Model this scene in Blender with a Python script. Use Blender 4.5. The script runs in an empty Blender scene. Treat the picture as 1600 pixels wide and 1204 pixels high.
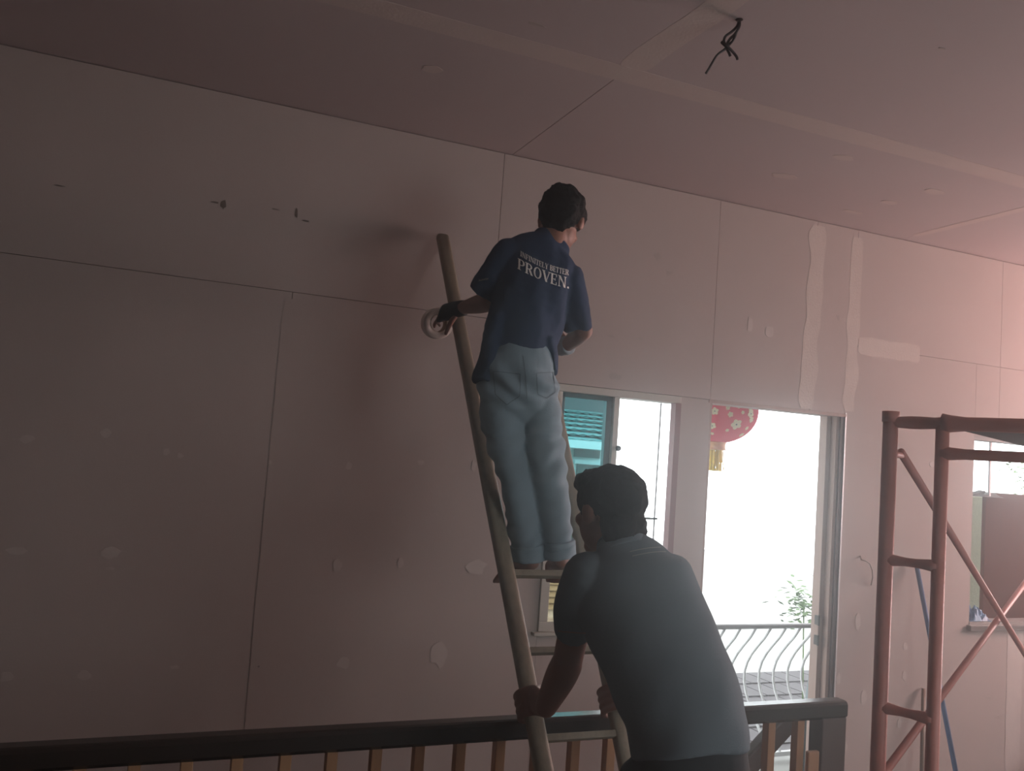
import bpy, bmesh, math, random
import numpy as np
from mathutils import Vector, Matrix, noise
from mathutils.bvhtree import BVHTree

random.seed(7)
S = bpy.context.scene
COL = S.collection

# ------------------------------------------------------------------ camera
# world: X runs along the plasterboard wall, Y into it, Z up; metres
CAM = Vector((0, 0, 1.68))
CR = Vector((0.91816015, -0.38968704, 0.0715957))      # right, down, forward of the camera
CD = Vector((0.09622888, 0.04403497, -0.9943847))
CF = Vector((0.38434611, 0.91989398, 0.0779303))
FPX = 1350.0
cam = bpy.data.cameras.new('camera'); cam.sensor_width = 36; cam.lens = 36 * FPX / 1600
cam.clip_start = 0.05; cam.clip_end = 200
co = bpy.data.objects.new('camera', cam); COL.objects.link(co)
co.matrix_world = Matrix(((CR.x, -CD.x, -CF.x, CAM.x), (CR.y, -CD.y, -CF.y, CAM.y), (CR.z, -CD.z, -CF.z, CAM.z), (0, 0, 0, 1)))
S.camera = co

# ------------------------------------------------------------------ world, lights, exposure
w = bpy.data.worlds.new('overcast_sky'); S.world = w; w.use_nodes = True
wn = w.node_tree.nodes['Background']
wn.inputs[0].default_value = (0.90, 0.97, 1.0, 1); wn.inputs[1].default_value = 4.6
S.view_settings.view_transform = 'Standard'; S.view_settings.look = 'None'
S.view_settings.gamma = 1; S.view_settings.exposure = 0.0; S.view_settings.use_curve_mapping = False

def area(name, loc, target, sx, sy, power, color, portal=False):
    l = bpy.data.lights.new(name, 'AREA'); l.shape = 'RECTANGLE'; l.size = sx; l.size_y = sy
    l.energy = power; l.color = color
    o = bpy.data.objects.new(name, l); COL.objects.link(o); o.location = loc
    o.rotation_euler = (Vector(target) - Vector(loc)).to_track_quat('-Z', 'Y').to_euler()
    if portal: l.cycles.is_portal = True
    return o
# daylight coming in at the opening of the right wall, then two added lamps
area('daylight_right_window', (7.15, 2.0, 1.95), (3.6, 2.35, 3.4), 2.1, 1.3, 132, (1.0, 0.77, 0.74))
area('rear_fill', (3.0, -1.62, 1.6), (1.9, 2.2, 1.2), 1.8, 1.4, 46, (0.93, 0.98, 1.0))  # fill lamp added behind the camera to lift the foreground
area('added_pink_glow', (6.9, 2.7, 2.1), (4.7, 2.95, 3.06), 0.7, 0.6, 72, (1.0, 0.42, 0.38))  # lamp added to tint the right end of wall and ceiling pink
area('door_portal', (3.06, 3.72, 1.0), (3.06, 0, 1.0), 0.86, 2.0, 1, (1, 1, 1), True)
area('window_portal', (2.08, 3.72, 1.45), (2.08, 0, 1.45), 0.68, 1.1, 1, (1, 1, 1), True)
area('side_window_portal', (5.1, 3.72, 1.43), (5.1, 0, 1.43), 1.2, 1.1, 1, (1, 1, 1), True)

# ------------------------------------------------------------------ helpers
def ray(px, py):
    return CR * ((px - 800) / FPX) + CD * ((py - 602) / FPX) + CF
def J(px, py, D): return CAM + ray(px, py) * D           # a point D metres along the camera axis
def onY(px, py, y):
    d = ray(px, py); return CAM + d * ((y - CAM.y) / d.y)
def onZ(px, py, z):
    d = ray(px, py); return CAM + d * ((z - CAM.z) / d.z)

def tag(o, label=None, cat=None, group=None, kind=None):
    if label: o['label'] = label
    if cat: o['category'] = cat
    if group: o['group'] = group
    if kind: o['kind'] = kind
    return o

def link(name, me, mat=None, parent=None, smooth=False):
    o = bpy.data.objects.new(name, me); COL.objects.link(o)
    if mat is not None:
        me.materials.clear(); me.materials.append(mat)
    if parent is not None:
        o.parent = parent
        o.matrix_parent_inverse = Matrix.Translation(-Vector(parent.location))
    if smooth:
        for p in me.polygons: p.use_smooth = True
    return o

def empty(name, loc, label, cat, group=None):
    o = bpy.data.objects.new(name, None); COL.objects.link(o); o.location = loc
    o.empty_display_size = 0.1
    return tag(o, label, cat, group)

class MB:
    """collects geometry and links it as one mesh object"""
    def __init__(s): s.v = []; s.f = []
    def add(s, vs, fs):
        n = len(s.v); s.v += [tuple(x) for x in vs]; s.f += [tuple(i + n for i in f) for f in fs]; return s
    def box(s, a, b):
        x0, y0, z0 = a; x1, y1, z1 = b
        return s.add([(x0, y0, z0), (x1, y0, z0), (x1, y1, z0), (x0, y1, z0), (x0, y0, z1), (x1, y0, z1), (x1, y1, z1), (x0, y1, z1)],
                     [(3, 2, 1, 0), (4, 5, 6, 7), (0, 1, 5, 4), (1, 2, 6, 5), (2, 3, 7, 6), (3, 0, 4, 7)])
    def bar(s, p, q, wdt, hgt, ref=(0, 0, 1)):
        p, q = Vector(p), Vector(q); t = (q - p).normalized(); u = Vector(ref).cross(t)
        if u.length < 1e-4: u = Vector((1, 0, 0)).cross(t)
        u.normalize(); v = t.cross(u)
        vs = [c + u * (i * wdt / 2) + v * (j * hgt / 2) for c in (p, q) for i, j in ((-1, -1), (1, -1), (1, 1), (-1, 1))]
        return s.add(vs, [(3, 2, 1, 0), (4, 5, 6, 7), (0, 1, 5, 4), (1, 2, 6, 5), (2, 3, 7, 6), (3, 0, 4, 7)])
    def tube(s, pts, r, n=10, cap=True):
        pts = [Vector(p) for p in pts]; rs = r if isinstance(r, (list, tuple)) else [r] * len(pts)
        t0 = (pts[1] - pts[0]).normalized(); u = t0.orthogonal().normalized(); vs = []; fs = []
        for i, p in enumerate(pts):
            t = (pts[min(i + 1, len(pts) - 1)] - pts[max(i - 1, 0)]).normalized()
            u = (u - t * u.dot(t)).normalized(); v = t.cross(u)
            for k in range(n):
                a = 2 * math.pi * k / n; vs.append(p + (u * math.cos(a) + v * math.sin(a)) * rs[i])
        for i in range(len(pts) - 1):
            for k in range(n):
                fs.append((i * n + k, i * n + (k + 1) % n, (i + 1) * n + (k + 1) % n, (i + 1) * n + k))
        if cap:
            fs.append(tuple(range(n - 1, -1, -1))); fs.append(tuple((len(pts) - 1) * n + k for k in range(n)))
        return s.add(vs, fs)
    def lathe(s, c, prof, n=24, axis=(0, 0, 1), closed=False):
        c = Vector(c); ax = Vector(axis).normalized(); u = ax.orthogonal().normalized(); v = ax.cross(u); vs = []; fs = []
        for r, h in prof:
            for k in range(n):
                a = 2 * math.pi * k / n; vs.append(c + ax * h + (u * math.cos(a) + v * math.sin(a)) * r)
        m = len(prof)
        for i in range(m if closed else m - 1):
            for k in range(n):
                j = (i + 1) % m
                fs.append((i * n + k, i * n + (k + 1) % n, j * n + (k + 1) % n, j * n + k))
        if not closed:
            fs.append(tuple(range(n - 1, -1, -1))); fs.append(tuple((m - 1) * n + k for k in range(n)))
        return s.add(vs, fs)
    def prism(s, pts, off):
        n = len(pts); off = Vector(off); vs = [Vector(p) for p in pts] + [Vector(p) + off for p in pts]
        return s.add(vs, [tuple(range(n - 1, -1, -1)), tuple(range(n, 2 * n))] + [(i, (i + 1) % n, n + (i + 1) % n, n + i) for i in range(n)])
    def mesh(s, name):
        me = bpy.data.meshes.new(name); me.from_pydata(s.v, [], s.f)
        bm = bmesh.new(); bm.from_mesh(me); bmesh.ops.recalc_face_normals(bm, faces=bm.faces); bm.to_mesh(me); bm.free()
        return me
    def build(s, name, mat, parent=None, smooth=False, bevel=0):
        o = link(name, s.mesh(name), mat, parent, smooth)
        if bevel:
            b = o.modifiers.new('bevel', 'BEVEL'); b.width = bevel; b.segments = 2; b.limit_method = 'ANGLE'; b.angle_limit = 0.7
        return o

# ------------------------------------------------------------------ materials
def mat(name, col, rough=0.7, metal=0.0, var=0.12, scale=6.0, bump=0.0, bscale=60.0, detail=4.0, spec=0.5, stretch=None, trans=0.0, emis=None):
    m = bpy.data.materials.new(name); m.use_nodes = True; nt = m.node_tree; b = nt.nodes['Principled BSDF']
    b.inputs['Roughness'].default_value = rough; b.inputs['Metallic'].default_value = metal
    b.inputs['Specular IOR Level'].default_value = spec
    tc = nt.nodes.new('ShaderNodeTexCoord'); src = tc.outputs['Object']
    if stretch:
        mp = nt.nodes.new('ShaderNodeMapping'); mp.inputs['Scale'].default_value = stretch
        nt.links.new(src, mp.inputs['Vector']); src = mp.outputs['Vector']
    nz = nt.nodes.new('ShaderNodeTexNoise'); nz.inputs['Scale'].default_value = scale; nz.inputs['Detail'].default_value = detail
    nt.links.new(src, nz.inputs['Vector'])
    mx = nt.nodes.new('ShaderNodeMix'); mx.data_type = 'RGBA'
    mx.inputs['A'].default_value = tuple(c * (1 - var) for c in col) + (1,)
    mx.inputs['B'].default_value = tuple(min(1, c * (1 + var)) for c in col) + (1,)
    nt.links.new(nz.outputs['Fac'], mx.inputs['Factor']); nt.links.new(mx.outputs['Result'], b.inputs['Base Color'])
    if bump:
        n2 = nt.nodes.new('ShaderNodeTexNoise'); n2.inputs['Scale'].default_value = bscale; n2.inputs['Detail'].default_value = 3
        nt.links.new(src, n2.inputs['Vector'])
        bp = nt.nodes.new('ShaderNodeBump'); bp.inputs['Strength'].default_value = bump; bp.inputs['Distance'].default_value = 0.01
        nt.links.new(n2.outputs['Fac'], bp.inputs['Height']); nt.links.new(bp.outputs['Normal'], b.inputs['Normal'])
    if trans: b.inputs['Subsurface Weight'].default_value = 0
    return m

def glass_mat(name, tint, gloss=0.06):
    m = bpy.data.materials.new(name); m.use_nodes = True; nt = m.node_tree; nt.nodes.remove(nt.nodes['Principled BSDF'])
    t = nt.nodes.new('ShaderNodeBsdfTransparent'); t.inputs[0].default_value = tint + (1,)
    g = nt.nodes.new('ShaderNodeBsdfGlossy'); g.inputs['Roughness'].default_value = 0.03
    mx = nt.nodes.new('ShaderNodeMixShader'); mx.inputs[0].default_value = gloss
    nt.links.new(t.outputs[0], mx.inputs[1]); nt.links.new(g.outputs[0], mx.inputs[2])
    nt.links.new(mx.outputs[0], nt.nodes['Material Output'].inputs[0]); return m

def translucent_mat(name, col, fac=0.5):
    m = bpy.data.materials.new(name); m.use_nodes = True; nt = m.node_tree; nt.nodes.remove(nt.nodes['Principled BSDF'])
    d = nt.nodes.new('ShaderNodeBsdfDiffuse'); d.inputs[0].default_value = col + (1,)
    t = nt.nodes.new('ShaderNodeBsdfTranslucent'); t.inputs[0].default_value = col + (1,)
    mx = nt.nodes.new('ShaderNodeMixShader'); mx.inputs[0].default_value = fac
    nt.links.new(d.outputs[0], mx.inputs[1]); nt.links.new(t.outputs[0], mx.inputs[2])
    nt.links.new(mx.outputs[0], nt.nodes['Material Output'].inputs[0]); return m

M = dict(
    board=mat('grey_plasterboard', (0.45, 0.385, 0.355), 0.9, var=0.07, scale=2.2, bump=0.05, bscale=180, detail=8, spec=0.2),
    ceilboard=mat('ceiling_plasterboard', (0.45, 0.385, 0.375), 0.9, var=0.07, scale=1.6, bump=0.05, bscale=160, detail=8, spec=0.2),
    backing=mat('dark_cavity', (0.05, 0.04, 0.035), 0.95, spec=0.1),
    compound=mat('joint_compound', (0.54, 0.475, 0.43), 0.85, var=0.08, scale=14, bump=0.15, bscale=90, spec=0.2),
    ceilcomp=mat('ceiling_compound', (0.52, 0.445, 0.41), 0.85, var=0.06, scale=14, bump=0.1, bscale=90, spec=0.2),
    patch=mat('thin_filler', (0.53, 0.47, 0.435), 0.85, var=0.1, scale=40, spec=0.2),
    scuff=mat('dark_scuff', (0.16, 0.13, 0.11), 0.9, var=0.3, scale=50),
    pencil=mat('faint_mark', (0.38, 0.33, 0.30), 0.9, var=0.2, scale=60),
    plaster=mat('painted_plaster', (0.30, 0.28, 0.26), 0.85, var=0.05),
    floor=mat('dusty_concrete', (0.14, 0.13, 0.12), 0.75, var=0.2, scale=3, bump=0.1),
    alu=mat('cream_aluminium', (0.42, 0.39, 0.34), 0.45, 0.2, var=0.05),
    dark_alu=mat('dark_green_aluminium', (0.035, 0.07, 0.075), 0.4, 0.2, var=0.05),
    maroon=mat('maroon_painted_frame', (0.22, 0.10, 0.10), 0.6, var=0.15, scale=20),
    jamb=mat('raw_pinkish_wood', (0.36, 0.25, 0.21), 0.7, var=0.2, scale=12, stretch=(8, 8, 0.6)),
    bead=mat('galvanised_bead', (0.75, 0.75, 0.74), 0.35, 0.5, var=0.05),
    hinge=mat('dark_hinge_steel', (0.05, 0.045, 0.04), 0.5, 0.7),
    rail=mat('dark_walnut_varnish', (0.030, 0.020, 0.016), 0.22, var=0.3, scale=10, stretch=(0.6, 8, 8), bump=0.05),
    baluster=mat('light_tan_wood', (0.42, 0.22, 0.11), 0.55, var=0.2, scale=8, stretch=(8, 8, 0.7)),
    post=mat('brown_wood', (0.095, 0.06, 0.05), 0.5, var=0.2, scale=8, stretch=(6, 6, 0.6)),
    ladder=mat('worn_olive_timber', (0.27, 0.235, 0.17), 0.5, var=0.35, scale=14, stretch=(5, 5, 0.8), bump=0.1),
    steel=mat('red_oxide_painted_steel', (0.52, 0.19, 0.15), 0.5, 0.0, var=0.2, scale=18, bump=0.08),
    plank=mat('grey_plank', (0.10, 0.095, 0.085), 0.8, var=0.25, scale=8),
    skin=mat('brown_skin', (0.26, 0.125, 0.085), 0.55, var=0.12, scale=12),
    hair=mat('black_hair', (0.010, 0.011, 0.011), 0.8, var=0.4, scale=60, bump=0.3, bscale=140, spec=0.15),
    navy=mat('navy_cotton', (0.038, 0.062, 0.115), 0.9, var=0.12, scale=9, bump=0.08, bscale=240, spec=0.2),
    charcoal=mat('charcoal_cotton', (0.15, 0.185, 0.205), 0.9, var=0.08, scale=7, bump=0.08, bscale=240, spec=0.2),
    trim=mat('collar_stripe', (0.34, 0.33, 0.31), 0.9),
    cuff=mat('rust_trim', (0.28, 0.15, 0.11), 0.9),
    denim=mat('faded_blue_denim', (0.25, 0.34, 0.39), 0.9, var=0.16, scale=11, bump=0.1, bscale=260, spec=0.2),
    seam=mat('denim_seam', (0.14, 0.19, 0.22), 0.9, var=0.1),
    trousers=mat('black_trousers', (0.022, 0.028, 0.032), 0.85, var=0.1),
    glove=mat('black_work_glove', (0.014, 0.018, 0.018), 0.8, var=0.2, scale=40),
    palecloth=mat('pale_blue_glove', (0.42, 0.48, 0.52), 0.8, var=0.2, scale=40),
    print=mat('cream_print', (0.90, 0.84, 0.78), 0.8, var=0.05),
    belt=mat('dark_belt', (0.015, 0.017, 0.02), 0.6),
    sandal=mat('brown_leather', (0.11, 0.055, 0.038), 0.6, var=0.2, scale=20),
    tape=mat('paper_tape', (0.86, 0.81, 0.74), 0.7, var=0.05),
    core=mat('cardboard_core', (0.42, 0.30, 0.20), 0.8),
    wire=mat('black_insulation', (0.012, 0.011, 0.011), 0.5),
    blue=mat('blue_painted_stick', (0.055, 0.13, 0.27), 0.5, var=0.15, scale=20),
    brownstick=mat('tan_stick', (0.25, 0.18, 0.13), 0.7, var=0.15, scale=20),
    bluebox=mat('blue_plastic', (0.03, 0.09, 0.17), 0.5),
    glass=glass_mat('teal_tinted_glass', (0.50, 0.80, 0.82)),
    clear=glass_mat('clear_glass', (0.86, 0.80, 0.68)),
    lantern=translucent_mat('red_lantern_silk', (0.70, 0.11, 0.17), 0.5),
    gold=mat('gold_trim', (0.70, 0.38, 0.18), 0.5, 0.0),
    tassel=mat('yellow_tassel', (0.80, 0.58, 0.05), 0.8, var=0.3, scale=40),
    blossom=mat('cream_blossom', (0.78, 0.70, 0.48), 0.7),
    pistil=mat('dark_flower_centre', (0.03, 0.05, 0.04), 0.7),
    white=mat('white_paint', (0.75, 0.75, 0.75), 0.6, var=0.03),
    rust_rail=mat('grey_galvanised_rail', (0.30, 0.28, 0.28), 0.5, 0.3),
    tile=mat('grey_roof_tile', (0.09, 0.08, 0.085), 0.8, var=0.2, scale=10),
    teal_roof=mat('turquoise_roof', (0.085, 0.185, 0.185), 0.5, var=0.15, scale=10),
    teal_dark=mat('turquoise_roof_groove', (0.03, 0.07, 0.075), 0.6),
    housewall=mat('white_house_wall', (0.70, 0.70, 0.68), 0.9, var=0.03),
    cream=mat('cream_siding', (0.33, 0.28, 0.19), 0.8, var=0.05),
    greywall=mat('grey_gable', (0.085, 0.088, 0.09), 0.9),
    winglass=mat('dull_green_window', (0.05, 0.075, 0.07), 0.3, var=0.4, scale=6),
    paleblue=mat('pale_blue_panel', (0.26, 0.34, 0.36), 0.6, var=0.04),
    plywood=mat('reddish_plywood', (0.075, 0.024, 0.012), 0.85, spec=0.1, var=0.25, scale=5, stretch=(7, 7, 0.5)),
    palegreen=mat('pale_green_render', (0.60, 0.60, 0.44), 0.9, var=0.25, scale=70, bump=0.4, bscale=80),
    paper=mat('crumpled_newspaper', (0.11, 0.108, 0.105), 0.8, var=0.3, scale=30),
    bag=mat('blue_plastic_bag', (0.09, 0.20, 0.34), 0.35, var=0.8, scale=16, detail=6),
    leaf=mat('green_leaf', (0.10, 0.17, 0.05), 0.6, var=0.3, scale=8),
    ground=mat('pale_concrete', (0.32, 0.315, 0.30), 0.9),
)

W = 3.636           # face of the plasterboard wall
CEIL = 3.056
# ------------------------------------------------------------------ room shell
def struct(o): o['kind'] = 'structure'; return o
bk = MB()
y0, y1 = W + 0.016, W + 0.11
for x0, x1, z0, z1 in ((-3.5, 1.73, -2.8, 3.3), (1.73, 2.43, -2.8, .88), (1.73, 2.43, 2.02, 3.3), (2.62, 3.50, -2.8, 0.0),
                       (2.62, 3.50, 2.022, 3.3), (3.50, 4.49, -2.8, 3.3), (4.49, 5.7, -2.8, .88), (4.49, 5.7, 1.98, 3.3), (5.7, 7.3, -2.8, 3.3)):
    bk.box((x0, y0, z0), (x1, y1, z1))
bk.box((2.43, y0, -2.8), (2.62, W + .035, 3.3))
wall_back = struct(bk.build('wall_back', M['backing']))
g = 0.0011
panels = [(-3.5, -1.04, 2.28, 3.0535), (-1.04, 1.40, 2.28, 3.0535), (-3.5, -1.9, -.3, 2.28), (-1.9, -.70, -.3, 2.28), (-.70, .505, -.3, 2.28), (.505, 1.73, -.3, 2.28),
          (1.40, 2.61, 2.022, 3.0535), (2.61, 3.25, 2.022, 3.0535), (3.25, 3.54, 2.022, 3.0535), (3.54, 4.69, 2.405, 3.0535), (4.69, 7.0, 2.405, 3.0535),
          (1.73, 2.43, -.3, .88), (2.43, 2.62, 0, 2.022), (3.50, 4.49, -.1, 2.405), (4.49, 4.69, 1.98, 2.405), (4.69, 5.9, 1.98, 2.405), (5.7, 7.0, -.1, 1.98)]
for i, (x0, x1, z0, z1) in enumerate(panels):
    dy = random.uniform(0, .0006)
    if i == 5: # keeps clear of the upper board it would overlap right of x = 1.40
        MB().prism([(x0 + g, W + dy, z0), (x1, W + dy, z0), (x1, W + dy, 2.02), (1.40 - g, W + dy, 2.02), (1.40 - g, W + dy, z1 - g), (x0 + g, W + dy, z1 - g)], (0, .015, 0)).build('plasterboard_panel', M['board'], wall_back)
    elif (x0, x1) == (3.50, 4.49):
        MB().prism([(x0 + g, W + dy, z0), (5.7, W + dy, z0), (5.7, W + dy, .88), (x1, W + dy, .88), (x1, W + dy, z1 - g), (x0 + g, W + dy, z1 - g)], (0, .015, 0)).build('plasterboard_panel', M['board'], wall_back)
    else:
        MB().box((x0 + g, W + dy, z0 + g), (x1 - g, W + .015, z1 - g)).build('plasterboard_panel', M['board'], wall_back)

# ceiling
ceiling = struct(MB().box((-3.5, -3.2, CEIL + .016), (7.3, W + .1, CEIL + .1)).build('ceiling', M['backing']))
g = 0.0015
xs = [-3.5, -.99, 1.44, 3.865, 7.3]; ys = [-3.2, -1.0, .2, 1.42, 2.64, W + .012]
for a in range(4):
    for b in range(5):
        MB().box((xs[a] + g, ys[b] + g, CEIL + random.uniform(0, .001)), (xs[a + 1] - g, ys[b + 1] - g, CEIL + .015)).build('ceiling_panel', M['ceilboard'], ceiling)

def blob_patch(c, rx, rz, normal='y', n=18, rough=.25, m='patch', name='filler_patch', parent=None, th=.0012, rot=0.):
    """a thin irregular smear of compound lying on the wall (normal y) or the ceiling (normal z)"""
    ph = random.uniform(0, 50); pts = []
    for k in range(n):
        a = 2 * math.pi * k / n; r = 1 + rough * 2 * noise.noise((math.cos(a) * 1.5 + ph, math.sin(a) * 1.5, ph))
        u, v = math.cos(a) * rx * r, math.sin(a) * rz * r
        u, v = u * math.cos(rot) - v * math.sin(rot), u * math.sin(rot) + v * math.cos(rot)
        pts.append((c[0] + u, W - th, c[2] + v) if normal == 'y' else (c[0] + u, c[1] + v, CEIL - th))
    return MB().prism(pts, (0, th + .0005, 0) if normal == 'y' else (0, 0, th + .0005)).build(name, M[m], parent)
PXW = lambda px: 0.0023 + 0.0011 * px / 1600          # metres to a pixel on the wall
for px, py, a, b in ((42, 686, 10, 6), (165, 676, 8, 7), (260, 706, 5, 5), (282, 712, 5, 4), (27, 860, 14, 6), (172, 864, 13, 8), (172, 888, 6, 3), (10, 1057, 9, 7),
                     (132, 1055, 9, 7), (273, 1042, 7, 3), (545, 728, 5, 6), (657, 722, 5, 4), (527, 882, 7, 10), (626, 879, 5, 8), (745, 886, 16, 11), (537, 1035, 10, 9),
                     (686, 1020, 13, 19), (1172, 508, 6, 12), (1202, 518, 9, 10), (1340, 970, 6, 14), (1415, 1010, 5, 7), (1413, 1055, 5, 8), (1317, 1165, 9, 13), (1405, 1130, 5, 8),
                     (1310, 1060, 5, 9), (1457, 725, 6, 6), (1350, 1088, 6, 12), (422, 722, 3, 3), (740, 728, 4, 9)):
    blob_patch(onY(px, py, W), a * PXW(px), b * PXW(px), parent=wall_back)
for px, py, a, b in ((349, 319, 4, 7), (336, 316, 6, 1.5), (463, 332, 2.5, 8), (431, 327, 6, 1.2), (478, 345, 6, 1.5), (404, 1041, 1.6, 1.6), (93, 290, 8, 1.2)):
    blob_patch(onY(px, py, W), a * PXW(px), b * PXW(px), m='scuff', name='scuff_mark', parent=wall_back, th=.0008)
for px, py, a, b in ((1025, 400, 7, 9), (1045, 425, 8, 4), (960, 588, 12, 6), (1310, 495, 3, 5), (955, 525, 5, 3), (1000, 530, 8, 2), (753, 977, 4, 2), (763, 977, 3, 2), (1560, 1120, 8, 3), (1545, 1090, 9, 2)):
    blob_patch(onY(px, py, W), a * PXW(px), b * PXW(px), m='pencil', name='faint_smudge', parent=wall_back, th=.0006, rough=.5)

def strip(pts, wdt, m, parent, normal='y', seed=0., name='joint_compound_band', jag=.25):
    """a ragged band of joint compound along a line on the wall or the ceiling"""
    p, q = Vector(pts[0]), Vector(pts[1]); n = 26; L = []; R = []; th = .0007
    t = (q - p).normalized(); nn = Vector((0, 1, 0)) if normal == 'y' else Vector((0, 0, 1)); u = t.cross(nn).normalized()
    for k in range(n + 1):
        f = k / n; c = p.lerp(q, f)
        e = 1 if 0 < k < n else .7
        L.append(c + u * wdt / 2 * e * (1 + jag * 2 * noise.noise((f * 7, seed, 1)))); R.append(c - u * wdt / 2 * e * (1 + jag * 2 * noise.noise((f * 7, seed, 9))))
    mb = MB(); vs = []
    for a, b in zip(L, R):
        vs += [a - nn * th, b - nn * th, b + nn * .0004, a + nn * .0004]
    fs = []
    for k in range(n):
        for j in range(4): fs.append((k * 4 + j, k * 4 + (j + 1) % 4, k * 4 + 4 + (j + 1) % 4, k * 4 + 4 + j))
    fs += [(3, 2, 1, 0), (n * 4, n * 4 + 1, n * 4 + 2, n * 4 + 3)]
    return mb.add(vs, fs).build(name, M[m], parent)
strip([(3.262, W, 3.03), (3.225, W, 2.03)], .105, 'compound', wall_back, seed=3)
strip([(3.535, W, 3.01), (3.525, W, 2.04)], .085, 'compound', wall_back, seed=8)
strip([(3.57, W, 2.41), (4.03, W, 2.41)], .10, 'compound', wall_back, seed=12, jag=.12)
strip([(4.88, W, .87), (4.88, W, .02)], .13, 'patch', wall_back, seed=17, jag=.1)
strip([(.505, W, 2.25), (.51, W, .3)], .07, 'board', wall_back, seed=19, jag=.05)
strip([(-1.5, 2.64, CEIL), (6.0, 2.64, CEIL)], .11, 'ceilcomp', ceiling, 'z', 23, jag=.12)
strip([(1.45, 2.63, CEIL + .0004), (1.45, .3, CEIL + .0004)], .11, 'ceilcomp', ceiling, 'z', 27, jag=.15)
strip([(-1.5, 1.42, CEIL), (6.0, 1.42, CEIL)], .11, 'ceilcomp', ceiling, 'z', 29, jag=.12)
strip([(3.865, 3.55, CEIL), (3.865, 2.7, CEIL)], .06, 'ceilcomp', ceiling, 'z', 31, jag=.1)
for px, py, a, b in ((675, 108, .038, .03), (1225, 275, .07, .03), (1332, 331, .06, .02), (1317, 246, .05, .03), (1460, 299, .06, .03), (1390, 316, .05, .025)):
    blob_patch(onZ(px, py, CEIL), a, b, 'z', m='ceilcomp', parent=ceiling, rough=.15)
blob_patch(onZ(839, 38, CEIL), .03, .008, 'z', m='pencil', name='faint_smudge', parent=ceiling)
blob_patch(onZ(1472, 76, CEIL), .012, .006, 'z', m='pencil', name='faint_smudge', parent=ceiling)

# remaining shell (outside the frame, closes the room)
fl = MB().box((-3.5, -3.2, -.15), (7.3, 2.56, 0)).box((2.46, 2.56, -.15), (7.3, W + .1, 0)).build('floor', M['floor']); struct(fl)
struct(MB().box((-3.62, -3.2, -2.8), (-3.5, W + .11, 3.3)).build('wall_left', M['plaster']))
wr = MB()
for a, b in (((7.2, -3.2, -.15), (7.3, .9, 3.3)), ((7.2, .9, -.15), (7.3, 3.1, .9)), ((7.2, .9, 2.6), (7.3, 3.1, 3.3)), ((7.2, 3.1, -.15), (7.3, W + .11, 3.3))): wr.box(a, b)
struct(wr.build('wall_right', M['plaster']))
wq = MB()
for a, b in (((-3.5, -1.9, -.15), (2.0, -1.75, 3.3)), ((2.0, -1.9, -.15), (4.0, -1.75, .85)), ((2.0, -1.9, 2.4), (4.0, -1.75, 3.3)), ((4.0, -1.9, -.15), (7.3, -1.75, 3.3)), ((2.0, -1.95, .85), (4.0, -1.9, 2.4))): wq.box(a, b)
struct(wq.build('wall_rear', M['plaster']))
# stairwell behind the railing: the side below the floor, and the flight running down to the left
struct(MB().box((-3.5, 2.50, -2.8), (2.46, 2.555, -.15)).box((2.46, 2.555, -2.8), (2.52, W, -.15)).box((-3.5, 2.5, -2.9), (2.52, W + .11, -2.8)).build('wall_stairwell', M['plaster']))
st = empty('staircase', (2.4, 3.1, 0), 'flight of brown wooden stairs going down behind the railing beside the door', 'stairs')
for k in range(9):
    MB().box((2.40 - .25 * (k + 1), 2.66, -.18 * (k + 1) - .04), (2.43 - .25 * k, W - .03, -.18 * (k + 1))).build('tread', M['post'], st)
MB().bar((2.42, 2.64, -.17), (.1, 2.64, -1.85), .04, .26).build('stringer', M['post'], st)
ha, hb = onY(1236, 1119, 2.66), onY(1172, 1189, 2.66)
MB().bar(ha, ha + (hb - ha) * 4.2, .05, .075).build('stair_handrail', M['post'], st, bevel=.008)
hb = ha + (hb - ha) * 4.1
MB().box((hb.x - .03, 2.64, -1.0), (hb.x + .03, 2.69, hb.z)).build('handrail_post', M['post'], st)

# added scattering volume standing in for lens glare: it glows towards the doorway
hz = bpy.data.materials.new('glare_haze'); hz.use_nodes = True; hn = hz.node_tree; hn.nodes.remove(hn.nodes['Principled BSDF'])
vs_ = hn.nodes.new('ShaderNodeVolumeScatter'); vs_.inputs['Color'].default_value = (0.94, 0.985, 1, 1)
vs_.inputs['Density'].default_value = 0.075; vs_.inputs['Anisotropy'].default_value = 0.85
hn.links.new(vs_.outputs[0], hn.nodes['Material Output'].inputs['Volume'])
tag(MB().box((-3.45, -1.70, .02), (7.15, W - .03, CEIL - .01)).build('glare_haze', hz), 'added thin haze filling the room, standing in for lens glare near the doorway', 'haze', kind='stuff')

# ------------------------------------------------------------------ window_1 (sliding window behind the ladder)
w1 = struct(MB().box((1.73, W - .012, 1.985), (2.43, W + .09, 2.02)).box((1.73, W - .012, .88), (2.43, W + .09, .925)).box((1.73, W - .012, .925), (1.775, W + .09, 1.985)).build('window_1', M['alu'], bevel=.003))
MB().box((2.398, W - .014, .925), (2.43, W + .03, 1.985)).build('window_jamb', M['maroon'], w1)
MB().box((1.775, W + .02, 1.195), (2.06, W + .06, 1.225)).build('transom', M['alu'], w1)
MB().box((1.70, W - .035, .865), (2.46, W + .02, .88)).build('window_sill', M['alu'], w1, bevel=.003)
sash = MB()
sx0, sx1, sz0, sz1, sy0, sy1 = 1.775, 2.072, 1.225, 1.985, W + .022, W + .052
sash.box((sx0, sy0, sz1 - .022), (sx1, sy1, sz1)).box((sx0, sy0, sz0), (sx1, sy1, sz0 + .03)).box((sx0, sy0, sz0), (sx0 + .03, sy1, sz1)).box((sx1 - .042, sy0, sz0), (sx1, sy1, sz1))
sash = sash.build('sash', M['dark_alu'], w1, bevel=.002)
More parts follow.
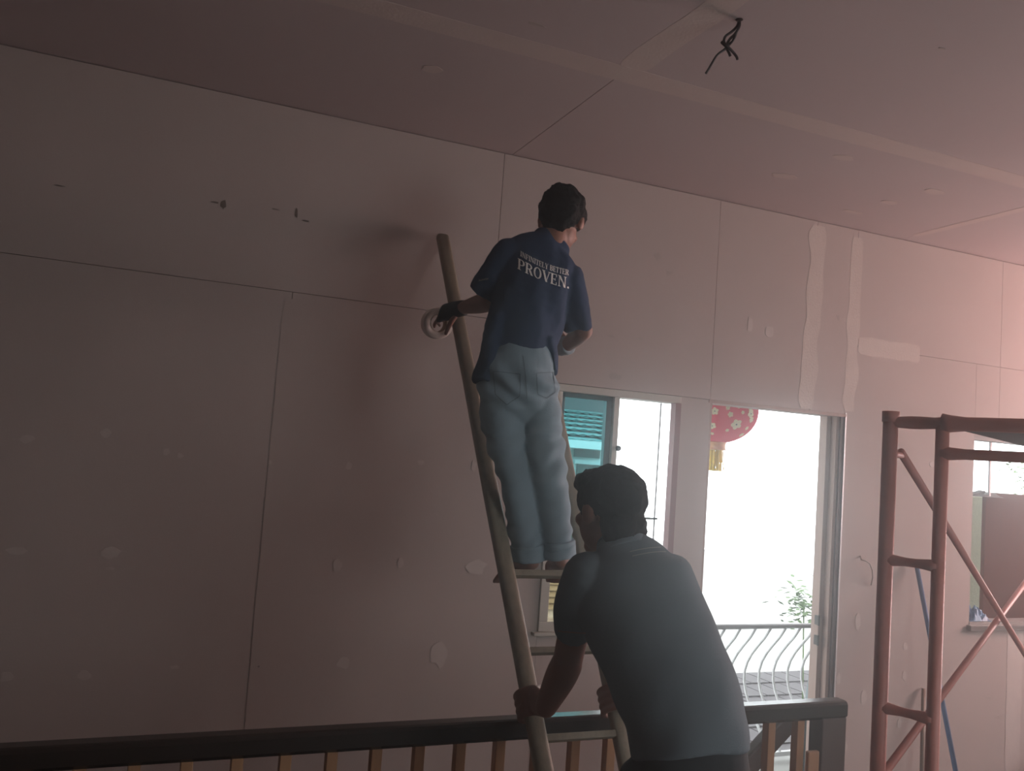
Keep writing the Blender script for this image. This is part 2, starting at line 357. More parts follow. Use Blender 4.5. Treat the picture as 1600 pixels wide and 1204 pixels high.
MB().box((sx0 + .02, W + .034, sz0 + .02), (sx1 - .02, W + .039, sz1 - .02)).build('glass_pane', M['glass'], sash)
MB().box((2.06, W + .0, .925), (2.088, W + .022, 1.985)).build('meeting_stile', M['alu'], w1)
MB().lathe((2.093, W - .002, 1.74), [(.004, -.012), (.012, -.010), (.014, 0), (.010, .012)], 12, (0, 1, 0)).build('window_latch', M['dark_alu'], w1, True)
MB().box((1.775, W + .034, .925), (2.06, W + .039, 1.195)).build('lower_glass_pane', M['clear'], w1)
MB().bar((2.09, W + .10, 1.405), (2.40, W + .10, 1.405), .008, .010).build('grille_bar', M['hinge'], w1)
MB().bar((2.384, W + .10, .925), (2.384, W + .10, 1.985), .006, .006).build('grille_bar', M['rust_rail'], w1)

# ------------------------------------------------------------------ door_1 (open doorway)
d1 = struct(MB().box((2.602, W - .004, 2.006), (3.502, W + .11, 2.022)).build('door_1', M['jamb']))
MB().box((3.452, W + .015, 0), (3.474, W + .11, 2.006)).build('door_jamb', M['jamb'], d1)
MB().box((3.424, W + .055, 0), (3.452, W + .11, 2.006)).build('door_stop', M['jamb'], d1)
MB().box((3.474, W + .004, 0), (3.498, W + .11, 2.006)).build('jamb_lining', M['post'], d1)
MB().box((3.498, W - .003, 0), (3.506, W + .02, 2.03)).build('corner_bead', M['bead'], d1)
MB().box((2.612, W + .0, 0), (2.624, W + .11, 2.006)).build('door_jamb', M['jamb'], d1)
for z in (.80, .905):
    MB().box((3.415, W + .05, z - .025), (3.428, W + .075, z + .025)).lathe((3.418, W + .047, z - .027), [(.006, 0), (.006, .054)], 8).build('hinge', M['hinge'], d1)

# ------------------------------------------------------------------ window_2 (right opening)
w2 = struct(MB().box((4.49, W + .0, 1.955), (5.7, W + .1, 1.98)).box((4.49, W - .004, .88), (5.7, W + .1, .897)).build('window_2', M['plaster']))
MB().box((4.47, W - .03, .85), (5.72, W + .02, .882)).build('window_sill', M['plaster'], w2, bevel=.004)
MB().bar((4.74, W + .09, 1.62), (4.74, W + .09, 1.955), .012, .012).build('window_bar', M['rust_rail'], w2)

# ------------------------------------------------------------------ outside
struct(MB().box((-20, 3.75, -3.1), (30, 60, -3.0)).build('ground_outside', M['ground']))
# balcony with a bowed white balustrade
bal = empty('balcony', (4.1, 4.3, -.35), 'balcony with bowed white metal balustrade outside the open doorway', 'balcony')
MB().box((2.4, W + .115, -.5), (7.2, 5.12, -.35)).build('balcony_slab', M['ground'], bal)
rz = .592
MB().box((.6, W + .115, 2.66), (4.4, 5.75, 2.74)).build('added_canopy', M['housewall'], bal)  # unseen slab added to cut high skylight; the lantern hangs from it
MB().tube([(2.6, 5.0, rz), (7.0, 5.0, rz)], .018, 10).build('top_rail', M['rust_rail'], bal, True)
MB().box((2.6, 4.985, -.31), (7.0, 5.015, -.28)).build('bottom_rail', M['white'], bal)
x = 2.75
while x < 6.9:
    pts = []
    for k in range(13):
        t = k / 12; z = rz - .015 - (rz + .28) * t
        pts.append((x, 5.0 + .30 * math.sin(math.pi * min(1, t * 1.05)) ** 1.3 * (1 - .25 * t), z))
    MB().tube(pts, .0105, 6).build('baluster', M['white'], bal, True); x += .1325
# tiled lean-to roof below and beyond the balcony
rf = empty('tiled_roof', (6.2, 7.2, -1), 'low grey tiled roof seen through the balcony bars', 'roof')
MB().add([(3.2, 5.6, -.66), (9.5, 5.6, -.66), (9.5, 7.9, -.60), (3.2, 8.2, -.60), (3.2, 5.6, -.76), (9.5, 5.6, -.76), (9.5, 7.9, -.70), (3.2, 8.2, -.70)],
         [(0, 1, 2, 3), (7, 6, 5, 4), (0, 4, 5, 1), (1, 5, 6, 2), (2, 6, 7, 3), (3, 7, 4, 0)]).build('roof_deck', M['greywall'], rf)
for r in range(6):
    for c in range(26):
        xx = 3.2 + c * .24 + (r % 2) * .12; a = r * .4; yy = 5.62 + a; zz = -.65 + a * .025
        MB().add([(xx, yy, zz), (xx + .225, yy, zz), (xx + .225, yy + .40, zz + .012), (xx, yy + .40, zz + .012), (xx, yy, zz + .03), (xx + .225, yy, zz + .03), (xx + .225, yy + .40, zz + .026), (xx, yy + .40, zz + .026)],
                 [(3, 2, 1, 0), (4, 5, 6, 7), (0, 1, 5, 4), (1, 2, 6, 5), (2, 3, 7, 6), (3, 0, 4, 7)]).build('roof_tile', M['tile'], rf)
MB().box((3.2, 5.2, -3), (3.35, 8, -.75)).box((9.3, 5.2, -3), (9.5, 8, -.75)).build('roof_support', M['housewall'], rf)
# pale blue sheet leaning by the right jamb
pa_, pb_, pc_ = onY(1263, 1085, 3.98), onY(1312, 1085, 3.98), onY(1287, 925, 3.98)
MB().prism([pa_ + (pa_ - pc_) * ((pa_.z + .349) / (pc_.z - pa_.z)), Vector((pb_.x + .1, 3.98, -.349)), pb_, pc_ + Vector((.03, 0, 0)), pc_], (0, .02, 0)).build('leaning_panel', M['paleblue'])
tag(bpy.data.objects['leaning_panel'], 'pale blue tapering sheet leaning outside the right side of the doorway', 'panel')

# shrub beyond the balcony
bush = empty('shrub', (6.0, 7.3, -.2), 'bright green leafy shrub beyond the balcony rail', 'shrub')
bc = J(1256, 946, 8.2); lf = MB()
for k in range(150):
    c = bc + Vector((random.gauss(0, .09), random.gauss(0, .12), random.gauss(0, .11))); a = random.uniform(0, 6.28); t = random.uniform(-.6, .6)
    u = Vector((math.cos(a), math.sin(a), t)) * .04; v = Vector((-math.sin(a), math.cos(a), .4)) * .018
    lf.add([c - u, c + v, c + u, c - v], [(0, 1, 2, 3)])
lo = lf.build('foliage', M['leaf'], bush); lo['kind'] = 'stuff'
MB().tube([bc + Vector((0, 0, -2.9)), bc + Vector((.05, 0, -1.2)), bc], [.008, .008, .006], 7).build('stem', M['leaf'], bush, True)
bush2 = empty('shrub', (9.5, 9, 1), 'faint sparse green branch outside the right window', 'shrub')
bc2 = J(1592, 738, 9.0); lf = MB()
for k in range(50):
    c = bc2 + Vector((random.gauss(0, .16), random.gauss(0, .1), random.gauss(0, .12))); a = random.uniform(0, 6.28)
    u = Vector((math.cos(a), math.sin(a), .3)) * .035; v = Vector((-math.sin(a), math.cos(a), .4)) * .016
    lf.add([c - u, c + v, c + u, c - v], [(0, 1, 2, 3)])
lo = lf.build('foliage', M['leaf'], bush2); lo['kind'] = 'stuff'
MB().tube([bc2 + Vector((.4, 0, -4.4)), bc2 + Vector((.3, 0, -1.2)), bc2 + Vector((.1, 0, 0))], [.05, .03, .01], 7).build('stem', M['post'], bush2, True)

# neighbouring house seen through the tinted sash
hs = empty('house', (4.5, 9.6, -3), 'white house with turquoise roof seen through the tinted window sash', 'house')
HY = 9.0
def hx(px, py): return onY(px, py, HY)
HX1 = hx(946, 700).x; HXE = onY(950, 692, HY - .3).x; HXR = onY(950, 641, HY + 1.8).x
MB().box((1.0, HY, 1.05), (HX1, HY + 3, 1.80)).box((1.0, HY + .03, -.05), (HX1, HY + 3, 1.05)).box((1.0, HY, -3), (HX1, HY + 3, -.05)).build('wall', M['housewall'], hs)
ev = hx(900, 692).z
MB().box((.8, HY - .34, ev - .06), (HXE, HY - .24, ev + .03)).build('gutter', M['white'], hs)
mb = MB(); ridge = 3.5
sl = (onY(900, 641, HY + 1.8).z - ev) / 2.1
mb.add([(.8, HY - .3, ev), (HXE, HY - .3, ev), (HXR, HY + 1.8, ev + 2.1 * sl), (.8, HY + 1.8, ev + 2.1 * sl), (.8, HY - .3, ev - .05), (HXE, HY - .3, ev - .05), (HXR, HY + 1.8, ev + 2.1 * sl - .05), (.8, HY + 1.8, ev + 2.1 * sl - .05)],
       [(0, 1, 2, 3), (7, 6, 5, 4), (0, 4, 5, 1), (1, 5, 6, 2), (2, 6, 7, 3), (3, 7, 4, 0)])
mb.build('roof_slope', M['teal_dark'], hs)
for r in range(7):
    a = r * .3
    for c in range(14):
        xx = HXE + (HXR - HXE) * a / 2.1 - .14 - c * .13; zz = ev + a * sl + .01
        MB().add([(xx, HY - .3 + a, zz + .02), (xx + .06, HY - .32 + a, zz + .035), (xx + .12, HY - .3 + a, zz + .02), (xx + .12, HY + a - .04, zz + .26 * sl), (xx, HY + a - .04, zz + .26 * sl), (xx + .06, HY - .3 + a, zz - .005)],
                 [(0, 1, 2, 3, 4), (0, 5, 1), (1, 5, 2), (2, 5, 3), (3, 5, 4), (4, 5, 0)]).build('roof_tile', M['teal_roof'], hs)
MB().box((1.0, HY + 1.9, ev), (onY(949, 620, HY + 1.9).x, HY + 2.3, ev + 1.3)).build('gable', M['greywall'], hs)
a, b = hx(897, 701), hx(936, 716)
wo = MB().box((a.x, HY - .02, b.z), (b.x, HY + .02, a.z)).build('window', M['winglass'], hs)
a, b = hx(901, 724), hx(940, 777)
wo = MB().box((a.x, HY - .02, b.z), (b.x, HY + .02, a.z)).build('window', M['winglass'], hs)
MB().box((a.x - .05, HY - .05, a.z + .0), (b.x + .1, HY + .03, a.z + .05)).build('window_head', M['white'], hs)
for k in range(16):
    z = -.05 + k * .07
    MB().add([(1.4, HY - .035, z), (HX1, HY - .035, z), (HX1, HY - .01, z + .068), (1.4, HY - .01, z + .068), (1.4, HY + .03, z), (HX1, HY + .03, z), (HX1, HY + .03, z + .068), (1.4, HY + .03, z + .068)],
             [(0, 1, 2, 3), (7, 6, 5, 4), (0, 4, 5, 1), (1, 5, 6, 2), (2, 6, 7, 3), (3, 7, 4, 0)]).build('siding_board', M['cream'], hs)

# things in the right window opening
pb = empty('plywood_sheet', (5.3, 3.85, .88), 'reddish brown wooden sheet standing upright outside the right window', 'board')
MB().box((onY(1538, 870, W + .13).x, W + .13, .80), (6.1, W + .155, onY(1560, 770, W + .13).z)).build('sheet', M['plywood'], pb)
MB().box((4.9, W + .155, .3), (4.98, W + .20, 1.5)).box((5.6, W + .155, .3), (5.68, W + .20, 1.5)).build('batten', M['plywood'], pb)
wl = MB().box((onY(1492, 850, W + 1.0).x, W + 1.0, -.35), (8.2, W + 1.12, onY(1528, 776, W + 1.0).z)).build('garden_wall', M['palegreen'])
tag(wl, 'pale green roughcast low wall outside the right window behind the wooden sheet', 'wall')
# crumpled newspaper on top of the sheet
def crumple(c, sx, sy, sz, n, seed, m, name, label, cat):
    vs = []; fs = []
    for i in range(n + 1):
        for j in range(n + 1):
            u, v = i / n - .5, j / n - .5
            h = noise.noise((u * 4 + seed, v * 4, seed)) * .8 + noise.noise((u * 11, v * 11, seed)) * .35
            e = (1 - (2 * u) ** 4) * (1 - (2 * v) ** 4)
            vs.append((c[0] + u * sx * (1 + .15 * noise.noise((v * 5, seed, 3))), c[1] + v * sy * (1 + .15 * noise.noise((u * 5, seed, 6))), c[2] + sz * max(.02, (e * (.55 + h)))))
    for i in range(n):
        for j in range(n):
            a = i * (n + 1) + j; fs.append((a, a + n + 1, a + n + 2, a + 1))
    me = bpy.data.meshes.new(name); me.from_pydata(vs, [], fs); o = link(name, me, M[m])
    s = o.modifiers.new('thickness', 'SOLIDIFY'); s.thickness = .002
    return tag(o, label, cat)
crumple((4.74, W + .15, 1.622), .25, .14, .035, 14, 4.2, 'paper', 'newspaper', 'crumpled grey newspaper lying on top of the reddish wooden sheet', 'newspaper')
crumple((4.60, W + .05, .898), .17, .09, .085, 18, 9.1, 'bag', 'plastic_bag', 'crumpled blue and white plastic bag on the sill of the right window', 'bag')

# red lantern outside the doorway
LC = J(1120, 641, 5.7); k = 5.7 / FPX
lan = empty('paper_lantern', LC, 'round red lantern with cream blossoms and yellow tassel hanging outside the doorway', 'lantern')
RX, RZ = 63 * k, 51 * k
mb = MB(); nseg = 64; vs = []; fs = []
rows = 20
for i in range(rows + 1):
    ph = -math.pi / 2 * .86 + math.pi * .86 * i / rows
    for j in range(nseg):
        a = 2 * math.pi * j / nseg; rr = 1 - .022 * (j % 4 == 0)
        vs.append(LC + Vector((math.cos(a) * math.cos(ph) * RX * rr, math.sin(a) * math.cos(ph) * RX * rr, math.sin(ph) * RZ)))
for i in range(rows):
    for j in range(nseg): fs.append((i * nseg + j, i * nseg + (j + 1) % nseg, (i + 1) * nseg + (j + 1) % nseg, (i + 1) * nseg + j))
mb.add(vs, fs).build('lantern_body', M['lantern'], lan, True)
cb = LC + Vector((0, 0, -RZ * .96)); cr = 17 * k
MB().lathe(cb, [(cr, 0), (cr * 1.02, -.006), (cr * .96, -.012), (cr * .96, -.040), (cr * 1.02, -.046), (cr, -.052)], 24).build('lower_collar', M['gold'], lan, True)
MB().lathe(LC + Vector((0, 0, RZ * .96)), [(cr, .05), (cr, 0)], 24).build('upper_collar', M['gold'], lan, True)
MB().tube([LC + Vector((0, 0, RZ)), Vector((LC.x, LC.y, 2.66))], .004, 6).build('hanging_cord', M['gold'], lan)
tz = MB()
for q in range(70):
    a = random.uniform(0, 6.28); r = cr * .85 * math.sqrt(random.random()); p = cb + Vector((math.cos(a) * r, math.sin(a) * r, -.05))
    tz.tube([p, p + Vector((random.gauss(0, .004), random.gauss(0, .004), -.08)), p + Vector((random.gauss(0, .008), random.gauss(0, .008), -.14))], .003, 4)
tz = tz.build('tassel', M['tassel'], lan); tz['kind'] = 'stuff'
def on_lantern(px, py):
    d = ray(px, py); o = CAM - LC; A = (d.x / RX) ** 2 + (d.y / RX) ** 2 + (d.z / RZ) ** 2
    B = 2 * (o.x * d.x / RX ** 2 + o.y * d.y / RX ** 2 + o.z * d.z / RZ ** 2); C = (o.x / RX) ** 2 + (o.y / RX) ** 2 + (o.z / RZ) ** 2 - 1
    D = B * B - 4 * A * C
    if D < 0: return None, None
    t = (-B - math.sqrt(D)) / (2 * A); p = CAM + d * t; q = p - LC
    return p, Vector((q.x / RX ** 2, q.y / RX ** 2, q.z / RZ ** 2)).normalized()
for px, py, r in ((1150, 662, 9), (1117, 642, 6), (1113, 664, 6), (1137, 637, 3.5), (1141, 647, 4.5), (1172, 646, 7), (1171, 637, 5), (1153, 634, 4), (1160, 644, 3), (1158, 678, 4.5), (1113, 676, 3), (1173, 655, 5), (1136, 671, 3), (1166, 668, 3.5)):
    p, nn = on_lantern(px, py)
    if p is None: continue
    u = nn.orthogonal().normalized(); v = nn.cross(u); pts = []
    ph = random.uniform(0, 6)
    for q in range(30):
        a = 2 * math.pi * q / 30; rr = r * k * (.68 + .32 * abs(math.cos(2.5 * a + ph)))
        pts.append(p + nn * .004 + (u * math.cos(a) + v * math.sin(a)) * rr)
    bl = MB().prism(pts, nn * .003).build('blossom', M['blossom'], lan)
    if r > 5:
        MB().lathe(p + nn * .006, [(r * k * .14, 0), (r * k * .14, .003)], 8, nn).build('blossom_centre', M['pistil'], bl)

# ------------------------------------------------------------------ railing
rl = empty('wooden_railing', (1.0, 2.49, 0), 'dark varnished railing with light tan balusters in front of the stairwell', 'railing')
RT = .872
hr = MB()
prof = [(-.036, -.050), (-.036, -.012), (-.030, -.003), (-.020, 0), (.020, 0), (.030, -.003), (.036, -.012), (.036, -.050), (.024, -.062), (-.024, -.062)]
n = len(prof); vs = [(x, 2.495 + a, RT + b) for x in (-1.6, 2.435) for a, b in prof]
hr.add(vs, [tuple(range(n - 1, -1, -1)), tuple(range(n, 2 * n))] + [(i, (i + 1) % n, n + (i + 1) % n, n + i) for i in range(n)]).build('handrail', M['rail'], rl)
for k2 in range(-11, 20):
    x = -.2 + .1285 * k2
    if x > 2.28: continue
    MB().box((x - .0155, 2.478, .06), (x + .0155, 2.512, RT - .058)).build('baluster', M['baluster'], rl, bevel=.002)
MB().box((-1.6, 2.465, .02), (2.30, 2.525, .06)).build('bottom_rail', M['rail'], rl, bevel=.003)
MB().box((2.325, 2.462, 0), (2.435, 2.532, RT - .058)).build('newel_post', M['post'], rl, bevel=.004)
MB().box((-1.60, 2.462, 0), (-1.53, 2.528, RT - .05)).build('newel_post', M['post'], rl, bevel=.004)
MB().box((2.262, 2.458, .0), (2.312, 2.476, .705)).build('corner_block', M['baluster'], rl, bevel=.004)

# ------------------------------------------------------------------ ladder
A = Vector((1.119, 3.595, 2.605)); Bf = Vector((1.150, 1.725, 0.0))
def lp(z): return Bf.lerp(A, z / A.z)
def on_ladder(px, py):
    nrm_ = Vector((1, 0, 0)).cross(A - Bf); d = ray(px, py); return CAM + d * ((A - CAM).dot(nrm_) / d.dot(nrm_))
RA, RB = on_ladder(973, 1160), on_ladder(888, 745)
def rp(z):
    return RA.lerp(RB, (z - RA.z) / (RB.z - RA.z))
lad = empty('timber_ladder', lp(0), 'worn narrow wooden ladder leaning over the railing against the wall', 'ladder')
def stile(p, q):
    mb = MB(); t = (q - p).normalized(); u = Vector((1, 0, 0)); v = t.cross(u).normalized(); vs = []; N = 14
    K = 12
    for i in range(K + 1):
        c = p.lerp(q, i / K)
        for k3 in range(N):
            a = 2 * math.pi * k3 / N; ca, sa = math.cos(a), math.sin(a)
            e = .55; xx = math.copysign(abs(ca) ** e, ca) * .027; yy = math.copysign(abs(sa) ** e, sa) * .020
            vs.append(c + u * xx + v * yy + Vector((noise.noise(c * 3) * .002, 0, 0)))
    fs = [(i * N + k3, i * N + (k3 + 1) % N, (i + 1) * N + (k3 + 1) % N, (i + 1) * N + k3) for i in range(K) for k3 in range(N)]
    fs += [tuple(range(N - 1, -1, -1)), tuple(K * N + k3 for k3 in range(N))]
    return mb.add(vs, fs)
stile(lp(0), A).build('stile', M['ladder'], lad, True)
stile(rp(0), rp(2.3)).build('stile', M['ladder'], lad, True)
for z in (.20, .42, .64, .855, 1.07, 1.285):
    a, b = lp(z), rp(z)
    MB().bar(a + Vector((.01, 0, 0)), b - Vector((.01, 0, 0)), .028, .020 if z != 1.285 else .022, (0, .56, .83)).build('rung', M['ladder'], lad, bevel=.003)

# ------------------------------------------------------------------ scaffold frame
L0 = Vector((1.669, 1.585, 0)); FD = Vector((.436, -.900, 0)); ND = Vector((.900, .436, 0))
sc = empty('scaffold', L0, 'red oxide steel walk-through scaffold frame with cross braces right of the doorway', 'scaffold')
HZ = 1.822; Z3 = Vector((0, 0, 1))
INN = .118
def leg(p, r, ztop, pin=False):
    o = MB().tube([p + Z3 * .0, p + Z3 * ztop], r, 14).build('leg', M['steel'], sc, True); return o
for base in (L0, L0 + FD * 1.22):
    lg = leg(base, .0178, HZ + .024)
    MB().tube([base + Z3 * (HZ + .0), base + Z3 * (HZ + .026)], .0205, 14).build('collar', M['steel'], lg, True)
    MB().box(base + Vector((-.05, -.05, 0)), base + Vector((.05, .05, .006))).build('base_plate', M['steel'], lg)
for base in (L0 + FD * INN, L0 + FD * (1.22 - INN)):
    lg = leg(base, .0152, HZ + .004)
def flared(p, q, r, fl, name='ledger'):
    t = (q - p).normalized(); Ln = (q - p).length; e = min(.05, Ln * .4)
    return MB().tube([p, p + t * e * .35, p + t * e, q - t * e, q - t * e * .35, q], [fl, fl * .85, r, r, fl * .85, fl], 12).build(name, M['steel'], sc, True)
flared(L0 + Z3 * HZ, L0 + FD * INN + Z3 * HZ, .0155, .016, 'header')
flared(L0 + FD * INN + Z3 * (HZ), L0 + FD * 1.22 + Z3 * (HZ), .0165, .024, 'header')
flared(L0 + FD * INN + Z3 * 1.752, L0 + FD * (1.22 - INN) + Z3 * 1.752, .0125, .018, 'ledger')
for s in (0, 1.22 - INN):
    for z in (1.49, 1.143, .80, .45, .12):
        flared(L0 + FD * s + Z3 * z, L0 + FD * (s + INN) + Z3 * z, .0105, .0165, 'ledger')
SPAN = 2.5
zt, zb = 1.745, .985 - .02
for s, nm in ((0, 0), (1.22, 1)):
    p = L0 + FD * s
    for zz in (zt, zb):
        MB().tube([p + Z3 * zz, p + ND * .10 + Z3 * zz], .008, 8).build('brace_pin', M['steel'], sc, True)
    off = Vector((0, 0, 0))
    MB().tube([p + ND * .085 + Z3 * (zt + .008), p + ND * (SPAN) + Z3 * (zb - .29)], .0105, 10).build('cross_brace', M['steel'], sc, True)
    MB().tube([p + ND * .085 + Z3 * (zb - .02) + FD * -.024, p + ND * (SPAN) + Z3 * (zt - .25) + FD * -.024], .0105, 10).build('cross_brace', M['steel'], sc, True)
for s in (0, 1.22):
    p = L0 + ND * SPAN + FD * s
    leg(p, .0178, HZ + .02)
flared(L0 + ND * SPAN + Z3 * HZ, L0 + ND * SPAN + FD * 1.22 + Z3 * HZ, .0165, .024, 'header')
pl = MB()
pa, pbb = L0 + FD * .15 + ND * .018 + Z3 * (HZ - .013), L0 + FD * .15 + ND * (SPAN - .02) + Z3 * (HZ - .013)
pl.prism([pa, pa + FD * .25, pbb + FD * .25, pbb], (0, 0, .03))
tag(pl.build('scaffold_plank', M['plank']), 'dark grey plank laid across the top of the scaffold frame', 'plank')

# ------------------------------------------------------------------ small things by the right wall
def stick(name, p, q, r, m, label, head=None):
    o = MB().tube([p, p.lerp(q, .5), q], r, 10).build(name, M[m], None, True); return tag(o, label, 'stick')
p, q = onY(1432, 882, W - .03), onY(1500, 1240, W - .42); t = (q - p) / (p.z - q.z)
stick('mop_stick', p, p + t * (p.z - .02), .0125, 'blue', 'long blue painted stick leaning on the wall behind the scaffold frame')
p, q = onY(1443, 1075, W - .02), onY(1440, 1210, W - .10); t = (q - p) / (p.z - q.z)
stick('wooden_stick', p, p + t * (p.z - .02), .011, 'brownstick', 'short tan wooden stick standing against the wall left of the blue stick')
pts = [onY(a, b, W - c) for a, b, c in ((1344, 868, -.004), (1346, 874, .03), (1353, 876, .05), (1359, 880, .045), (1363, 890, .03), (1364, 902, .02), (1361, 914, .01))]
tag(MB().tube(pts, .004, 7).build('cable_end', M['pencil'], None, True), 'short grey cable end poking out of the wall between doorway and scaffold', 'cable')
c = onY(1692, 1212, W - .35)
bx = empty('plastic_crate', (c.x, c.y, 0), 'dark blue plastic crate on the floor at the right edge, mostly out of frame', 'crate')
hgt = c.z + .02; s = .17
mb = MB().box((c.x - s, c.y - s, .0), (c.x + s, c.y + s, .012))
for a, b in (((-s, -s), (s, -s + .012)), ((-s, s - .012), (s, s)), ((-s, -s + .012), (-s + .012, s - .012)), ((s - .012, -s + .012), (s, s - .012))):
    mb.box((c.x + a[0], c.y + a[1], .012), (c.x + b[0], c.y + b[1], max(.1, hgt)))
mb.build('crate_body', M['bluebox'], bx)
mb = MB(); h2 = max(.1, hgt)
for a, b in (((-s - .012, -s - .012), (s + .012, -s)), ((-s - .012, s), (s + .012, s + .012)), ((-s - .012, -s), (-s, s)), ((s, -s), (s + .012, s))):
    mb.box((c.x + a[0], c.y + a[1], h2 - .03), (c.x + b[0], c.y + b[1], h2))
mb.build('crate_rim', M['bluebox'], bx)

# ------------------------------------------------------------------ wires hanging from the ceiling
wo = onZ(1155, 31, CEIL); Dw = (wo - CAM).dot(CF)
wr_ = empty('ceiling_wires', wo, 'bundle of knotted black wires hanging from the ceiling', 'wires')
def zpt(zx, zy, dd=0): return J(1080 + zx / 10.95, 20 + zy / 10.95, Dw - .02 + dd)
def wire(ps, r=.0042):
    P = [zpt(*p) for p in ps]; out = []
    for i in range(len(P) - 1):
        p0, p1, p2, p3 = P[max(i - 1, 0)], P[i], P[i + 1], P[min(i + 2, len(P) - 1)]
        for k3 in range(5):
            t = k3 / 5
            out.append(.5 * ((2 * p1) + (p2 - p0) * t + (2 * p0 - 5 * p1 + 4 * p2 - p3) * t * t + (3 * p1 - p0 - 3 * p2 + p3) * t ** 3))
    out.append(P[-1]); MB().tube(out, r, 7).build('wire', M['wire'], wr_, True)
wire([(815, 95, .02), (805, 180), (770, 250), (680, 335), (590, 400), (560, 470), (575, 540), (610, 580)])
wire([(820, 95, .02), (820, 200), (810, 270), (740, 380), (650, 480), (610, 560), (580, 620), (450, 720), (370, 840), (310, 945), (250, 1040)])
wire([(825, 95, .02), (825, 230, -.01), (770, 340, -.01), (730, 450, -.01), (650, 550), (600, 590), (640, 670), (670, 745)])
wire([(812, 95, .02), (815, 240, .01), (750, 360, .01), (660, 450, .01), (600, 570, -.01), (660, 615, -.01), (730, 690), (780, 760), (790, 805)])
wire([(530, 505), (570, 540, -.01), (620, 580, -.01), (625, 545)], .006)
MB().lathe(wo + Vector((0, 0, .0005)), [(.012, 0), (.011, -.001)], 14).build('ceiling_hole', M['backing'], wr_)

# ------------------------------------------------------------------ people: built as lofted forms fused into one continuous skin
def unit(v): v = Vector(v); return v.normalized()
class Body:
    def __init__(s): s.mb = MB()
    def ell(s, c, ax, r, nu=20, nv=12):
        c = Vector(c); X, Y, Z = ax; vs = [c - Z * r[2]]; fs = []
        for i in range(1, nv):
            ph = -math.pi / 2 + math.pi * i / nv
            for j in range(nu):
                a = 2 * math.pi * j / nu; vs.append(c + X * (math.cos(a) * math.cos(ph) * r[0]) + Y * (math.sin(a) * math.cos(ph) * r[1]) + Z * (math.sin(ph) * r[2]))
        vs.append(c + Z * r[2]); top = len(vs) - 1
        for j in range(nu): fs.append((0, 1 + (j + 1) % nu, 1 + j)); fs.append((top, 1 + (nv - 2) * nu + j, 1 + (nv - 2) * nu + (j + 1) % nu))
        for i in range(nv - 2):
            for j in range(nu): fs.append((1 + i * nu + j, 1 + i * nu + (j + 1) % nu, 1 + (i + 1) * nu + (j + 1) % nu, 1 + (i + 1) * nu + j))
        s.mb.add(vs, fs); return s
    def chain(s, pts, rad, refs, sub=6, n=24, round0=True, round1=True):
        """smooth loft through pts; rad = (across ref, across the other) per point; refs = width direction(s)"""
        pts = [Vector(p) for p in pts]; m = len(pts)
        rad = [r if isinstance(r, tuple) else (r, r) for r in rad]
        refs = refs if isinstance(refs, list) else [refs] * m
        def cr(a, b, c_, d, t): return .5 * ((2 * b) + (c_ - a) * t + (2 * a - 5 * b + 4 * c_ - d) * t * t + (3 * b - a - 3 * c_ + d) * t ** 3)
        P = []; R = []; F = []
        for i in range(m - 1):
            for q in range(sub):
                t = q / sub; ii = (max(i - 1, 0), i, i + 1, min(i + 2, m - 1))
                P.append(cr(*[pts[z] for z in ii], t))
                R.append(tuple(max(.002, cr(*[rad[z][c_] for z in ii], t)) for c_ in (0, 1)))
                F.append(Vector(refs[i]).lerp(Vector(refs[i + 1]), t))
        P.append(pts[-1]); R.append(rad[-1]); F.append(Vector(refs[-1])); vs = []; fs = []; rings = []
        K = len(P)
        def ring(c, t, f, ra, rb):
            u = (f - t * f.dot(t)).normalized(); v = t.cross(u); b = len(vs)
            for j in range(n):
                a = 2 * math.pi * j / n; vs.append(c + u * (math.cos(a) * ra) + v * (math.sin(a) * rb))
            rings.append(b)
        T = [(P[min(i + 1, K - 1)] - P[max(i - 1, 0)]).normalized() for i in range(K)]
        if round0:
            h = min(R[0]) * .9
            for a in (80, 55, 28): ring(P[0] - T[0] * (h * math.sin(math.radians(a))), T[0], F[0], R[0][0] * math.cos(math.radians(a)), R[0][1] * math.cos(math.radians(a)))
        for i in range(K): ring(P[i], T[i], F[i], *R[i])
        if round1:
            h = min(R[-1]) * .9
            for a in (28, 55, 80): ring(P[-1] + T[-1] * (h * math.sin(math.radians(a))), T[-1], F[-1], R[-1][0] * math.cos(math.radians(a)), R[-1][1] * math.cos(math.radians(a)))
        for a, b in zip(rings, rings[1:]):
            for j in range(n): fs.append((a + j, a + (j + 1) % n, b + (j + 1) % n, b + j))
        fs.append(tuple(rings[0] + j for j in range(n - 1, -1, -1))); fs.append(tuple(rings[-1] + j for j in range(n)))
        s.mb.add(vs, fs); return s
    def fuse(s, name, m, parent=None, voxel=.006, smooth=3, disp=None):
        me = s.mb.mesh(name); o = bpy.data.objects.new(name, me); COL.objects.link(o)
        r = o.modifiers.new('fuse', 'REMESH'); r.mode = 'VOXEL'; r.voxel_size = voxel; r.adaptivity = 0
        if smooth:
            q = o.modifiers.new('relax', 'SMOOTH'); q.factor = .5; q.iterations = smooth
        dg = bpy.context.evaluated_depsgraph_get(); dg.update()
        nm = bpy.data.meshes.new_from_object(o.evaluated_get(dg)); bpy.data.objects.remove(o)
        nm.name = name
        if disp:
            N = [v.normal.copy() for v in nm.vertices]
            for v, nn in zip(nm.vertices, N): v.co += nn * disp(v.co, nn)
            nm.update()
        return link(name, nm, M[m], parent, True)

